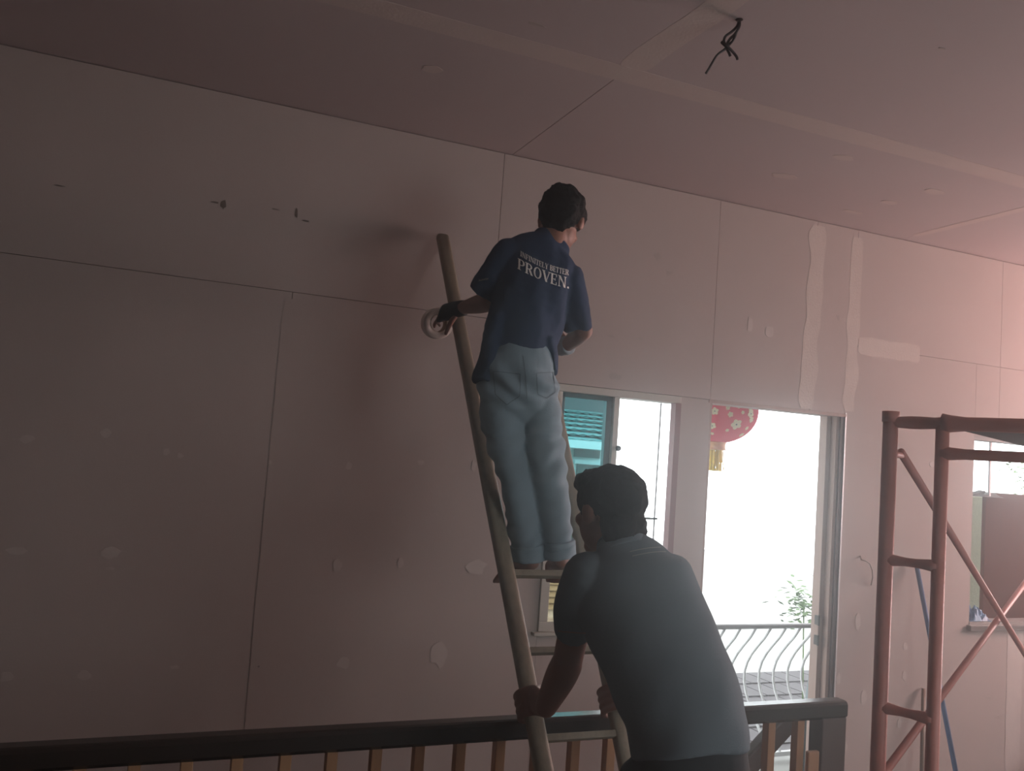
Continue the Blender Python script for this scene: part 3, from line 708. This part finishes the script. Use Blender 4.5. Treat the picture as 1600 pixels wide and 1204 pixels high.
def hand(b, wrist, fwd, nrm, scale, curl, thumb_side, spread=.0, thumb_curl=.6):
    """palm and five fingers: fwd along the hand, nrm out of the back of the hand; curl = per finger bend (radians, per joint)"""
    fwd = unit(fwd); nrm = unit(Vector(nrm) - fwd * fwd.dot(Vector(nrm))); side = fwd.cross(nrm) * thumb_side; k = scale
    palm_end = wrist + fwd * .085 * k
    b.chain([wrist, wrist + fwd * .03 * k, wrist + fwd * .065 * k, palm_end], [(.026 * k, .019 * k), (.034 * k, .018 * k), (.040 * k, .016 * k), (.039 * k, .013 * k)], side, sub=3, n=14)
    tips = []
    for i, (o_, ln) in enumerate(((.029, .072), (.010, .080), (-.010, .074), (-.028, .058))):
        root = wrist + fwd * (.072 * k) + side * o_ * k; d = unit(fwd + side * o_ * spread * 10); P = [root]; c = curl[i] if isinstance(curl, (list, tuple)) else curl
        ang = c * .7; seg = (ln * .5 * k, ln * .3 * k, ln * .26 * k); pos = root + d * .012 * k
        P.append(pos)
        for q in range(3):
            dd = d * math.cos(ang) - nrm * math.sin(ang); pos = pos + dd * seg[q]; P.append(pos); ang += c
        b.chain(P, [.0092 * k, .0092 * k, .0086 * k, .0080 * k, .0068 * k], side, sub=3, n=10); tips.append(P)
    r = wrist + fwd * .022 * k + side * .022 * k; d = unit(side * .8 + fwd * .7 - nrm * .3)
    p1 = r + d * .036 * k; d2 = unit(d * math.cos(thumb_curl) + (fwd * .6 - nrm * .8) * math.sin(thumb_curl)); p2 = p1 + d2 * .032 * k; p3 = p2 + unit(d2 + (fwd * .3 - nrm * .8) * thumb_curl) * .026 * k
    b.chain([r, p1, p2, p3], [.014 * k, .0115 * k, .0098 * k, .0078 * k], nrm, sub=3, n=10)
    return tips

def head(b, c, f, u, k):
    """skull, jaw, nose, brow, lips and ears; f = facing direction, u = up"""
    f = unit(f); u = unit(Vector(u) - f * f.dot(Vector(u))); r = f.cross(u); ax = (r, f, u)
    P = lambda x, y, z: c + (r * x + f * y + u * z) * k
    b.ell(P(0, -.012, .022), ax, (.074 * k, .094 * k, .090 * k), 28, 18)
    b.ell(P(0, .022, -.035), ax, (.060 * k, .070 * k, .078 * k), 24, 14)
    b.ell(P(0, .058, -.092), ax, (.030 * k, .026 * k, .024 * k))
    b.ell(P(0, .072, .030), ax, (.052 * k, .018 * k, .014 * k))
    b.chain([P(0, .085, .022), P(0, .100, -.008), P(0, .104, -.024)], [.008 * k, .010 * k, .013 * k], r, sub=3, n=10)
    b.ell(P(0, .088, -.052), ax, (.022 * k, .010 * k, .006 * k)); b.ell(P(0, .086, -.063), ax, (.020 * k, .010 * k, .007 * k))
    for s in (-1, 1):
        b.ell(P(.040 * s, .062, -.022), ax, (.020 * k, .018 * k, .018 * k))
        e = P(.076 * s, -.004, -.008)
        xr = unit(r * s + f * -.35); xf = unit(f + r * s * .35)
        b.ell(e, (xr, xf, u), (.009 * k, .019 * k, .031 * k)); b.ell(e + xr * .008 * k - xf * .008 * k + u * .004 * k, (xr, xf, u), (.006 * k, .012 * k, .022 * k))
    return P, ax
def eyes(P, ax, k, parent):
    for s in (-1, 1):
        e = Body(); e.ell(P(.031 * s, .070, .006), ax, (.013 * k, .012 * k, .010 * k), 12, 8); o = e.mb.build('eye', M['white'], parent, True)
        e = Body(); e.ell(P(.031 * s, .0795, .006), ax, (.0055 * k, .0035 * k, .0055 * k), 10, 6); e.mb.build('iris', M['hair'], o, True)

PXM = lambda D: D / FPX
TI = lambda x, y=0.: (CR * x + CD * y)

# ================================================================== worker on the ladder
pts_t = [(811, 556, 3.03, 58, .120, 0), (814, 530, 3.045, 59, .122, 0), (822, 500, 3.06, 59, .120, .06), (833, 455, 3.08, 60, .115, .22), (843, 415, 3.10, 62, .10, .36), (851, 394, 3.11, 54, .075, .40), (858, 383, 3.12, 34, .06, .40)]
k1 = .985
b = Body()
tc = [J(a, c, d) for a, c, d, *_ in pts_t]; trf = [unit(TI(1, t)) for *_, t in pts_t]
b.chain(tc, [(r * PXM(d) * .84, e * .82) for _, _, d, r, e, _ in pts_t], trf)
hipL, hipR = J(790, 592, 3.00), J(840, 590, 3.02)
kneL, kneR = J(806, 722, 2.97), J(853, 722, 2.98)
ankL, ankR = J(827, 858, 2.955), J(872, 855, 2.96)
rr = CR
b.ell(J(812, 590, 3.01), (CR, CF, CD), (.10, .08, .08))
for h_, kn, an in ((hipL, kneL, ankL), (hipR, kneR, ankR)):
    b.chain([h_, h_.lerp(kn, .5), kn, kn.lerp(an, .35), an], [.048, .048, .038, .038, .030], CR)
# feet: heel on the rung, toes reaching over it and drooping
def foot(b, ank, heel, ball, toe, k):
    d = unit(toe - heel); sd = unit(d.cross(Vector((0, 0, 1))))
    b.chain([ank, ank.lerp(heel, .6) + d * .01, heel + d * .012], [.034 * k, .033 * k, .028 * k], sd, sub=3, n=14)
    b.chain([heel, heel.lerp(ball, .35), ball, toe], [(.030 * k, .026 * k), (.033 * k, .030 * k), (.042 * k, .020 * k), (.036 * k, .013 * k)], sd, sub=4, n=16)
    for q in range(5):
        o_ = (q - 2) * .0155 * k; b.chain([ball + sd * o_ + d * .01, toe + sd * o_ * 1.05 + d * (.016 - .004 * abs(q - 1)) * k], [.010 * k, .0085 * k], sd, sub=2, n=8)
hL, hR = J(831, 879, 2.935), J(876, 876, 2.945)
bLf, bRf = J(802, 884, 3.02), J(868, 884, 3.06)
tLf, tRf = J(786, 906, 3.07), J(869, 906, 3.11)
foot(b, ankL, hL, bLf, tLf, .92); foot(b, ankR, hR, bRf, tRf, .92)
# left arm, reaching past the stile to the wall with the roll of tape
shL, elL, wrL = J(792, 408, 3.09), J(765, 471, 3.16), J(722, 481, 3.43)
b.chain([shL, shL.lerp(elL, .5), elL], [.040, .037, .035], CF)
b.chain([elL, elL.lerp(wrL, .35), wrL], [.036, .036, .024], CD)
fL = unit(J(678, 487, 3.49) - wrL)
hk1 = 1.0
hand(b, wrL, fL + CD * .10, -CF * .75 - CD * .55 + CR * -.1, hk1, [.35, .55, .65, .7], -1, thumb_curl=.3)
# right arm bent in front of the body
shR, elR, wrR = J(893, 447, 3.10), J(911, 516, 3.12), J(886, 540, 3.30)
b.chain([shR, shR.lerp(elR, .5), elR], [.040, .037, .034], CF)
b.chain([elR, elR.lerp(wrR, .4), wrR], [.036, .034, .024], CD)
hand(b, wrR, unit(CF * .8 - CR * .4 - CD * .1), CR * .8 + CF * .3, hk1, .6, -1)
# neck and head, bowed to the right
hc = J(877, 346, 3.17)
b.chain([J(856, 398, 3.11), J(862, 374, 3.125), J(870, 352, 3.15)], [.058, .054, .055], CR)
hf = unit(CF * .80 + CR * .14 + CD * .58); hu = unit(-CD * .8 + CR * .22 + CF * .6)
P1, ax1 = head(b, hc, hf, hu, k1)
wk = b.fuse('person', 'skin', None, .0046, 2)
tag(wk, 'person in a navy lettered T-shirt and faded jeans standing on the ladder, back turned', 'person')
eyes(P1, ax1, k1, wk)
# hair
h = Body()
h.ell(P1(0, -.020, .038), ax1, (.088 * k1, .102 * k1, .094 * k1), 30, 18)
h.ell(P1(0, -.060, -.030), ax1, (.072 * k1, .050 * k1, .066 * k1), 24, 14)
h.ell(P1(0, .0, .045), ax1, (.089 * k1, .085 * k1, .060 * k1), 24, 14)
h.ell(P1(0, .040, .090), ax1, (.070 * k1, .060 * k1, .044 * k1))
def hairdisp(sc_, amp):
    return lambda p, n_: amp * (noise.noise(p * sc_) + .6 * noise.noise(p * sc_ * 2.3)) + amp * .4 * noise.noise(p * sc_ * 6)
h.fuse('hair', 'hair', wk, .006, 1, hairdisp(38, .007))
# T-shirt
t = Body()
t.chain(tc, [(r * PXM(d), e) for _, _, d, r, e, _ in pts_t], trf, n=36, round0=False, round1=True)
t.chain([J(797, 400, 3.09), J(772, 432, 3.10), J(752, 458, 3.125)], [.066, .062, .054], unit(TI(.8, .6)), round1=False)
t.chain([J(886, 436, 3.10), J(899, 480, 3.11), J(905, 514, 3.125)], [.064, .056, .051], CR, round1=False)
t.chain([J(788, 505, 3.05), J(772, 550, 3.03), J(757, 600, 3.01)], [(.060, .10), (.052, .10), (.040, .085)], CR, round1=False)
t.chain([J(858, 535, 3.03), J(864, 560, 3.02), J(867, 584, 3.01)], [(.030, .08), (.022, .07), (.012, .05)], CR, round1=False)
def shirtdisp(p, n_):
    q = p - tc[1]; x = q.dot(CR); yv = q.dot(CD)
    s = math.sin(x * 62 + 5 * noise.noise(p * 5) + yv * 9) * (.35 + .65 * max(0, min(1, (yv + .30) / .25))) * .0042
    return s + .006 * noise.noise(Vector((x * 14, yv * 4, q.dot(CF) * 10))) + .002 * noise.noise(p * 40)
ts = t.fuse('t_shirt', 'navy', wk, .0055, 3, shirtdisp)
# jeans
j = Body()
wa = J(814, 546, 3.025)
j.chain([wa, J(812, 570, 3.01), J(811, 600, 3.005), J(812, 622, 3.0)], [(50 * PXM(3.02), .105), (57 * PXM(3.02), .112), (62 * PXM(3.0), .118), (60 * PXM(3.0), .11)], CR, n=32, round0=False)
LJ = [(784, 606, 37), (787, 660, 35), (794, 700, 30), (804, 740, 27), (814, 790, 26), (822, 845, 26), (825, 874, 26)]
RJ = [(842, 604, 29), (848, 660, 30.5), (852, 700, 31.5), (857, 740, 29), (864, 790, 26.5), (872, 845, 24.5), (874, 868, 24.5)]
dz = [3.0, 2.99, 2.98, 2.975, 2.965, 2.955, 2.955]
for Q in (LJ, RJ):
    j.chain([J(a, c, d) for (a, c, _), d in zip(Q, dz)], [(r * PXM(d), r * PXM(d) * 1.12) for (_, _, r), d in zip(Q, dz)], CR, n=28, round0=True, round1=False)
def jeandisp(p, n_):
    q = p - wa; x = q.dot(CR); yv = q.dot(CD)
    low = max(0, min(1, (yv - .50) / .15)); knee = math.exp(-((yv - .36) / .10) ** 2); hip = math.exp(-((yv - .12) / .08) ** 2)
    wv = math.sin(yv * 85 + x * 30 + 4 * noise.noise(p * 9)) * (.0060 * low + .0062 * knee) + math.sin(yv * 60 - x * 48 + 3 * noise.noise(p * 7)) * .0075 * hip
    return wv + .008 * noise.noise(Vector((x * 12, yv * 12, q.dot(CF) * 12)))
jn = j.fuse('jeans', 'denim', wk, .0055, 3, jeandisp)
for (a, c, r), d in ((LJ[-1], 2.955), (RJ[-1], 2.955)):
    e = Body(); ax_d = unit(J(a, c, d) - J(a - 2, c - 30, d))
    e.chain([J(a - 1, c - 24, d), J(a, c - 12, d), J(a, c + 1, d)], [((r + 1.5) * PXM(d), (r + 1.5) * PXM(d) * 1.12)] * 3, CR, n=28, round0=False, round1=False)
    e.fuse('rolled_cuff', 'denim', jn, .005, 2, lambda p, n_: .003 * noise.noise(p * 30))
bt = Body(); bt.chain([J(812, 546, 3.025), J(812, 553, 3.022)], [(51.5 * PXM(3.02), .108)] * 2, CR, n=32, round0=False, round1=False)
bt.mb.build('belt', M['belt'], jn, True)
# outlines of the back pockets and the seat seam, stitched on the denim
bm_ = bmesh.new(); bm_.from_mesh(jn.data); treej = BVHTree.FromBMesh(bm_); bm_.free()
for nm_, loop in (('back_pocket', [(771, 580), (813, 584), (812, 618), (792, 632), (774, 616), (771, 580)]), ('back_pocket', [(838, 583), (864, 581), (867, 612), (854, 622), (840, 616), (838, 583)]), ('seat_seam', [(817, 556), (821, 585), (823, 622)])):
    mb = MB(); L = []
    for (ax_, ay_), (bx_, by_) in zip(loop, loop[1:]):
        for e_ in range(6):
            px, py = ax_ + (bx_ - ax_) * e_ / 5, ay_ + (by_ - ay_) * e_ / 5; tx, ty = bx_ - ax_, by_ - ay_; ln_ = math.hypot(tx, ty)
            hits = [treej.ray_cast(CAM, ray(px - ty / ln_ * w_, py + tx / ln_ * w_).normalized()) for w_ in (-.7, .7)]
            if hits[0][0] is not None and hits[1][0] is not None: L.append((hits[0][0] + hits[0][1] * .002, hits[1][0] + hits[1][1] * .002))
    for (a0, a1), (b0, b1) in zip(L, L[1:]):
        if (a0 - b0).length > 1e-5: mb.prism([a0, b0, b1, a1], CF * .001)
    if mb.v: mb.build(nm_, M['seam'], jn)
# gloves
gl = Body(); wq_ = wrL - fL * .015; ff = unit(fL + CD * .10); nn1 = unit((-CF * .75 - CD * .55) - ff * ff.dot(-CF * .75 - CD * .55)); sd1 = ff.cross(nn1) * -1
gl.chain([wq_, wrL + ff * .03, wrL + ff * .065, wrL + ff * .088], [(.033, .030), (.040, .026), (.045, .024), (.043, .021)], sd1, sub=3, n=18, round0=False)
for i, o_ in enumerate((.029, .010, -.010, -.028)):
    c_ = [.35, .55, .65, .7][i]; root = wrL + ff * .072 * hk1 + sd1 * o_ * hk1
    d_ = ff * math.cos(c_ * .7) - nn1 * math.sin(c_ * .7); gl.chain([root, root + ff * .012, root + ff * .012 + d_ * .030], [.0125, .0125, .0115], sd1, sub=2, n=10, round1=False)
gl.fuse('work_glove', 'glove', wk, .0045, 2, lambda p, n_: .002 * noise.noise(p * 45))
gr = Body(); f2 = unit(CF * .8 - CR * .4 - CD * .1)
gr.chain([wrR - f2 * .02, wrR + f2 * .03, wrR + f2 * .08], [.031, (.026, .041), (.024, .044)], CR, sub=3, n=16, round0=False)
o = gr.fuse('work_glove', 'palecloth', wk, .005, 2, lambda p, n_: .003 * noise.noise(p * 45)); o['label'] = 'pale blue glove on the right hand'

# roll of joint tape in the gloved hand
tp = J(683, 505, 3.56); axn = unit(-CF + CR * .45 + CD * .05)
rt = empty('tape_roll', tp, 'white roll of joint tape held against the wall by the gloved hand', 'tape')
MB().lathe(tp, [(.036, -.022), (.062, -.022), (.064, -.020), (.064, .020), (.062, .022), (.036, .022)], 36, axn, closed=True).build('tape_band', M['tape'], rt, True)
MB().lathe(tp, [(.034, -.0225), (.0362, -.0225), (.0362, .0225), (.034, .0225)], 36, axn, closed=True).build('cardboard_core', M['core'], rt, True)

# lettering on the shirt back
def arcpoly(cx, cy, rx, ry, tx, ty, a0, a1, n=10):
    o_ = [(cx + rx * math.cos(a0 + (a1 - a0) * i / n), cy + ry * math.sin(a0 + (a1 - a0) * i / n)) for i in range(n + 1)]
    i_ = [(cx + (rx - tx) * math.cos(a0 + (a1 - a0) * i / n), cy + (ry - ty) * math.sin(a0 + (a1 - a0) * i / n)) for i in range(n + 1)]
    return [[o_[i], o_[i + 1], i_[i + 1], i_[i]] for i in range(n)]
def R_(x0, y0, x1, y1): return [[(x0, y0), (x1, y0), (x1, y1), (x0, y1)]]
def Ln(x0, y0, x1, y1, t): return [[(x0, y0), (x0 + t, y0), (x1 + t, y1), (x1, y1)]]
T_, t_, s_ = .19, .07, .055
def serif(x, y, wdt): return R_(x - wdt / 2, y, x + wdt / 2, y + s_)
def stem(x): return R_(x, 0, x + T_, 1) + serif(x + T_ / 2, 0, T_ + .2) + serif(x + T_ / 2, 1 - s_, T_ + .2)
hp = math.pi / 2
GL = {
    'P': (.78, stem(.1) + R_(.28, .93, .45, 1) + R_(.28, .44, .45, .51) + arcpoly(.42, .72, .34, .28, .19, .07, -hp, hp)),
    'R': (.86, stem(.1) + R_(.28, .93, .45, 1) + R_(.28, .46, .45, .53) + arcpoly(.42, .735, .33, .265, .19, .07, -hp, hp) + Ln(.62, 0, .38, .48, .22) + serif(.74, 0, .24)),
    'O': (.92, arcpoly(.46, .5, .42, .52, .19, .07, 0, 2 * math.pi, 28)),
    'V': (.86, Ln(.36, 0, .06, 1, .2) + Ln(.40, 0, .72, 1, .075) + serif(.16, 1 - s_, .34) + serif(.76, 1 - s_, .26)),
    'E': (.78, stem(.1) + R_(.28, 0, .68, .07) + R_(.28, .93, .68, 1) + R_(.28, .47, .54, .54) + R_(.62, 0, .70, .26) + R_(.62, .74, .70, 1) + R_(.50, .38, .56, .63)),
    'N': (.95, R_(.14, 0, .22, 1) + R_(.74, 0, .82, 1) + Ln(.66, 0, .10, 1, .2) + serif(.18, 0, .28) + serif(.78, 1 - s_, .28) + serif(.12, 1 - s_, .2)),
    '.': (.30, R_(.07, 0, .23, .17)),
    'I': (.42, stem(.12)),
    'F': (.74, stem(.1) + R_(.28, .93, .66, 1) + R_(.28, .47, .52, .54) + R_(.60, .72, .68, 1) + R_(.48, .38, .54, .63)),
    'T': (.80, R_(.30, 0, .49, 1) + serif(.395, 0, .40) + R_(.04, .93, .75, 1) + R_(.04, .72, .11, 1) + R_(.68, .72, .75, 1)),
    'L': (.74, stem(.1) + R_(.28, 0, .66, .07) + R_(.60, 0, .68, .28)),
    'Y': (.84, R_(.32, 0, .51, .46) + serif(.415, 0, .40) + Ln(.30, .42, .04, 1, .2) + Ln(.44, .42, .68, 1, .08) + serif(.14, 1 - s_, .32) + serif(.73, 1 - s_, .24)),
    'B': (.82, stem(.1) + R_(.28, .93, .45, 1) + R_(.28, .48, .45, .55) + R_(.28, 0, .45, .07) + arcpoly(.42, .745, .30, .255, .18, .07, -hp, hp) + arcpoly(.42, .27, .35, .27, .19, .07, -hp, hp)),
    ' ': (.35, []),
}
bm_ = bmesh.new(); bm_.from_mesh(ts.data); tree = BVHTree.FromBMesh(bm_); bm_.free()
def letter_row(word, c0, c1, h0, h1, sag):
    """sets the word along a line on the shirt back between two points, the letters lying on the cloth"""
    wid = sum(GL[c_][0] for c_ in word); x = 0; mb = MB()
    for ch in word:
        wd, polys = GL[ch]
        for poly in polys:
            n_ = len(poly); pts = []; fine = []
            for i in range(n_):
                p, q = poly[i], poly[(i + 1) % n_]
                for e in range(2): fine.append((p[0] + (q[0] - p[0]) * e / 2, p[1] + (q[1] - p[1]) * e / 2))
            ok = True
            for (gx, gy) in fine:
                u_ = (x + gx) / wid; bx_ = c0[0] + (c1[0] - c0[0]) * u_; by_ = c0[1] + (c1[1] - c0[1]) * u_ + sag * 4 * u_ * (1 - u_)
                hh = h0 + (h1 - h0) * u_
                px, py = bx_ + .04 * gy * hh, by_ - gy * hh
                d = ray(px, py).normalized(); hit = tree.ray_cast(CAM, d)
                if hit[0] is None: ok = False; break
                pts.append(hit[0] + hit[1] * .002)
            if ok: mb.prism(pts, ray(850, 420) * .001)
        x += wd
    return mb
lt = letter_row('PROVEN.', (808.5, 419.5), (889, 451), 16.5, 17, 3.5)
lt2 = letter_row('INFINITELY BETTER', (813, 400), (888, 430), 8, 8.5, 4)
lt.add(lt2.v, lt2.f)
lt.build('printed_lettering', M['print'], ts)
mb = MB()
for a in range(6):
    p = [(748 + a * 2.6, 437 - a * .6 + (a % 2)), (750 + a * 2.6, 436.5 - a * .6), (750.5 + a * 2.6, 439 - a * .6), (748.5 + a * 2.6, 439.5 - a * .6)]; q = []
    for px, py in p:
        hit = tree.ray_cast(CAM, ray(px, py).normalized())
        if hit[0] is not None: q.append(hit[0] + hit[1] * .0012)
    if len(q) == 4: mb.prism(q, ray(760, 436) * .001)
mb.build('sleeve_print', M['trim'], ts)

# ================================================================== helper holding the ladder
k2 = 1.0
pt2 = [(1080, 1180, 2.02, 91, .125, 0.), (1067, 1105, 2.06, 96, .128, -.08), (1037, 1030, 2.12, 97, .125, -.12), (1006, 960, 2.18, 98, .12, -.10), (985, 905, 2.22, 94, .105, -.04), (978, 872, 2.245, 66, .08, .0), (970, 848, 2.265, 40, .070, .05)]
b = Body()
tc2 = [J(a, c, d) for a, c, d, *_ in pt2]; trf2 = [unit(TI(1, t_2)) for *_, t_2 in pt2]
b.chain(tc2, [(r * PXM(d) * .86, e * .84) for _, _, d, r, e, _ in pt2], trf2)
hp2 = J(1080, 1190, 2.02)
fdir = unit(Vector((CF.x, CF.y, 0))); sdir = unit(Vector((CR.x, CR.y, 0)))
b.ell(hp2 - Vector((0, 0, .04)), (sdir, fdir, Vector((0, 0, 1))), (.135, .11, .11))
legs = []
for s_2 in (-1, 1):
    h_ = hp2 + sdir * .078 * s_2 - Vector((0, 0, .07)); kn = h_ + sdir * .02 * s_2 + fdir * (.03 + .04 * s_2) - Vector((0, 0, .42)); an = Vector((kn.x, kn.y, .09)) + sdir * .02 * s_2 - fdir * .05
    b.chain([h_, h_.lerp(kn, .5), kn, kn.lerp(an, .35), an], [.080, .072, .054, .056, .038], sdir); legs.append((h_, kn, an))
    hl = Vector((an.x, an.y, .032)) - fdir * .05
    foot(b, an, hl, hl + fdir * .15 - Vector((0, 0, .008)), hl + fdir * .215 - Vector((0, 0, .014)), 1.0)
zg = lp(.9)
shL2, elL2, wrL2 = J(912, 912, 2.215), J(886, 1036, 2.34), J(853, 1104, 2.45)
b.chain([shL2, shL2.lerp(elL2, .5), elL2], [.046, .042, .040], CF)
b.chain([elL2, elL2.lerp(wrL2, .35), wrL2], [.043, .043, .031], CF)
# left hand closed round the left stile
def grip(b, pole_pt, pole_dir, wrist, out, k, fs=1):
    """a fist round a pole: palm on the near side, fingers wrapping behind it on the 'out' side, thumb on the other"""
    pd = unit(pole_dir); n_ = unit(wrist - pole_pt); n_ = unit(n_ - pd * n_.dot(pd)); o_ = unit(Vector(out) - pd * pd.dot(Vector(out))); o_ = unit(o_ - n_ * o_.dot(n_))
    pr = .027
    knk = pole_pt + n_ * (pr + .010) + o_ * (pr + .002)
    b.chain([wrist, wrist.lerp(pole_pt + n_ * (pr + .020), .55), pole_pt + n_ * (pr + .020) + o_ * .005, knk], [(.031 * k, .024 * k), (.038 * k, .024 * k), (.044 * k, .021 * k), (.044 * k, .016 * k)], pd, sub=4, n=16)
    for i, (q, ln) in enumerate(((.033, 1.), (.011, 1.08), (-.011, 1.02), (-.032, .86))):
        base = pole_pt + pd * q * k
        P = [base + n_ * (pr + .014) + o_ * .012, base + n_ * (pr + .006) + o_ * (pr + .010), base - n_ * .010 + o_ * (pr + .014), base - n_ * (pr + .012) + o_ * (pr * .5 + .004), base - n_ * (pr + .012) - o_ * (.012 * ln)]
        b.chain(P, [.0102 * k, .0105 * k, .0098 * k, .0090 * k, .0078 * k], pd, sub=3, n=10)
    th = pole_pt + n_ * (pr + .014) - o_ * .012 + pd * .030 * k
    b.chain([wrist.lerp(pole_pt + n_ * (pr + .02), .5) + pd * .02, th, pole_pt - o_ * (pr + .010) + pd * .044 * k + n_ * .008, pole_pt - o_ * (pr + .008) + pd * .050 * k - n_ * .018], [.015 * k, .0135 * k, .0115 * k, .0088 * k], n_, sub=3, n=10)
pdir = unit(A - Bf)
gp = lp(.935)
grip(b, gp, pdir, wrL2, -CR, 1.0)
shR2, elR2 = J(1052, 905, 2.22), J(1040, 1030, 2.40)
gR = rp(.935); wrR2 = gR + CR * .055 - CF * .06 - CD * .01
b.chain([shR2, shR2.lerp(elR2, .5), elR2], [.046, .042, .040], CF)
b.chain([elR2, elR2.lerp(wrR2, .35), wrR2], [.043, .042, .031], CF)
grip(b, gR, rp(1.2) - rp(.8), wrR2, -CF * .6 - CR * .5, 1.0)
hc2 = J(951, 798, 2.30)
b.chain([J(974, 868, 2.25), J(968, 838, 2.275), J(960, 812, 2.295)], [.066, .064, .066], CR)
hf2 = unit(CF * .80 - CR * .58 + CD * .14); hu2 = unit(-CD + CR * .04 + CF * .16)
P2, ax2 = head(b, hc2, hf2, hu2, k2)
hp_ = b.fuse('person', 'skin', None, .005, 2)
tag(hp_, 'person in a dark charcoal T-shirt bending forward to steady the ladder, back turned', 'person')
eyes(P2, ax2, k2, hp_)
h = Body()
h.ell(P2(0, -.016, .034), ax2, (.085 * k2, .104 * k2, .088 * k2), 30, 18)
h.ell(P2(0, -.058, -.040), ax2, (.070 * k2, .050 * k2, .072 * k2), 24, 14)
h.ell(P2(0, .050, .078), ax2, (.064 * k2, .058 * k2, .038 * k2))
h.fuse('hair', 'hair', hp_, .006, 1, hairdisp(34, .006))
t = Body()
t.chain(tc2, [(r * PXM(d), e) for _, _, d, r, e, _ in pt2], trf2, n=40, round0=False)
t.chain([J(922, 900, 2.21), J(903, 945, 2.235), J(895, 987, 2.285)], [.070, .060, .050], unit(TI(1, .1)), round1=False)
t.chain([J(1045, 902, 2.22), J(1046, 950, 2.29), J(1042, 1000, 2.37)], [.066, .056, .050], CR, round1=False)
def shirt2(p, n_):
    q = p - tc2[0]; x = q.dot(CR); yv = q.dot(CD)
    return .0045 * noise.noise(Vector((x * 9, yv * 5, q.dot(CF) * 8))) + .0022 * math.sin(yv * 46 + x * 30 + 4 * noise.noise(p * 6)) * max(0, min(1, (yv + .35) / .3))
ts2 = t.fuse('t_shirt', 'charcoal', hp_, .006, 3, shirt2)
# neck collar and its stripes
e = Body(); e.chain([J(975, 862, 2.25), J(969, 842, 2.268)], [(43 * PXM(2.25), .076), (38 * PXM(2.26), .070)], trf2[-1], n=30, round0=False, round1=False)
e.mb.build('collar', M['charcoal'], ts2, True)
bm_ = bmesh.new(); bm_.from_mesh(ts2.data); tree2 = BVHTree.FromBMesh(bm_); bm_.free()
def stripe(pix, wd, m, name):
    mb = MB(); L = []
    for px, py in pix:
        pr_ = []
        for dy in (-wd, wd):
            hit = tree2.ray_cast(CAM, ray(px, py + dy).normalized())
            if hit[0] is None: break
            pr_.append(hit[0] + hit[1] * .0015)
        if len(pr_) == 2: L.append(pr_)
    for (a0, a1), (b0, b1) in zip(L, L[1:]): mb.prism([a0, b0, b1, a1], ray(px, py) * .0008)
    if mb.v: mb.build(name, M[m], ts2)
stripe([(984 + i * 4, 862 - 7 * math.sin(i / 12 * 1.6)) for i in range(13)], .6, 'trim', 'collar_stripe')
stripe([(988 + i * 4, 869 - 7 * math.sin(i / 12 * 1.6)) for i in range(14)], .6, 'trim', 'collar_stripe')
stripe([(872 + i * 4, 985 + i * .35) for i in range(12)], .9, 'cuff', 'sleeve_trim')
j = Body()
j.chain([J(1079, 1150, 2.03), hp2 - Vector((0, 0, .02)), hp2 - Vector((0, 0, .10)), hp2 - Vector((0, 0, .15))], [(86 * PXM(2.03), .118), (.137, .124), (.145, .128), (.13, .11)], sdir, n=32, round0=False)
for h_, kn, an in legs:
    j.chain([h_, h_.lerp(kn, .5), kn, kn.lerp(an, .5), an + Vector((0, 0, .0))], [.094, .086, .072, .066, .060], sdir, n=26, round1=False)
j.fuse('trousers', 'trousers', hp_, .007, 3, lambda p, n_: .005 * noise.noise(p * 9))
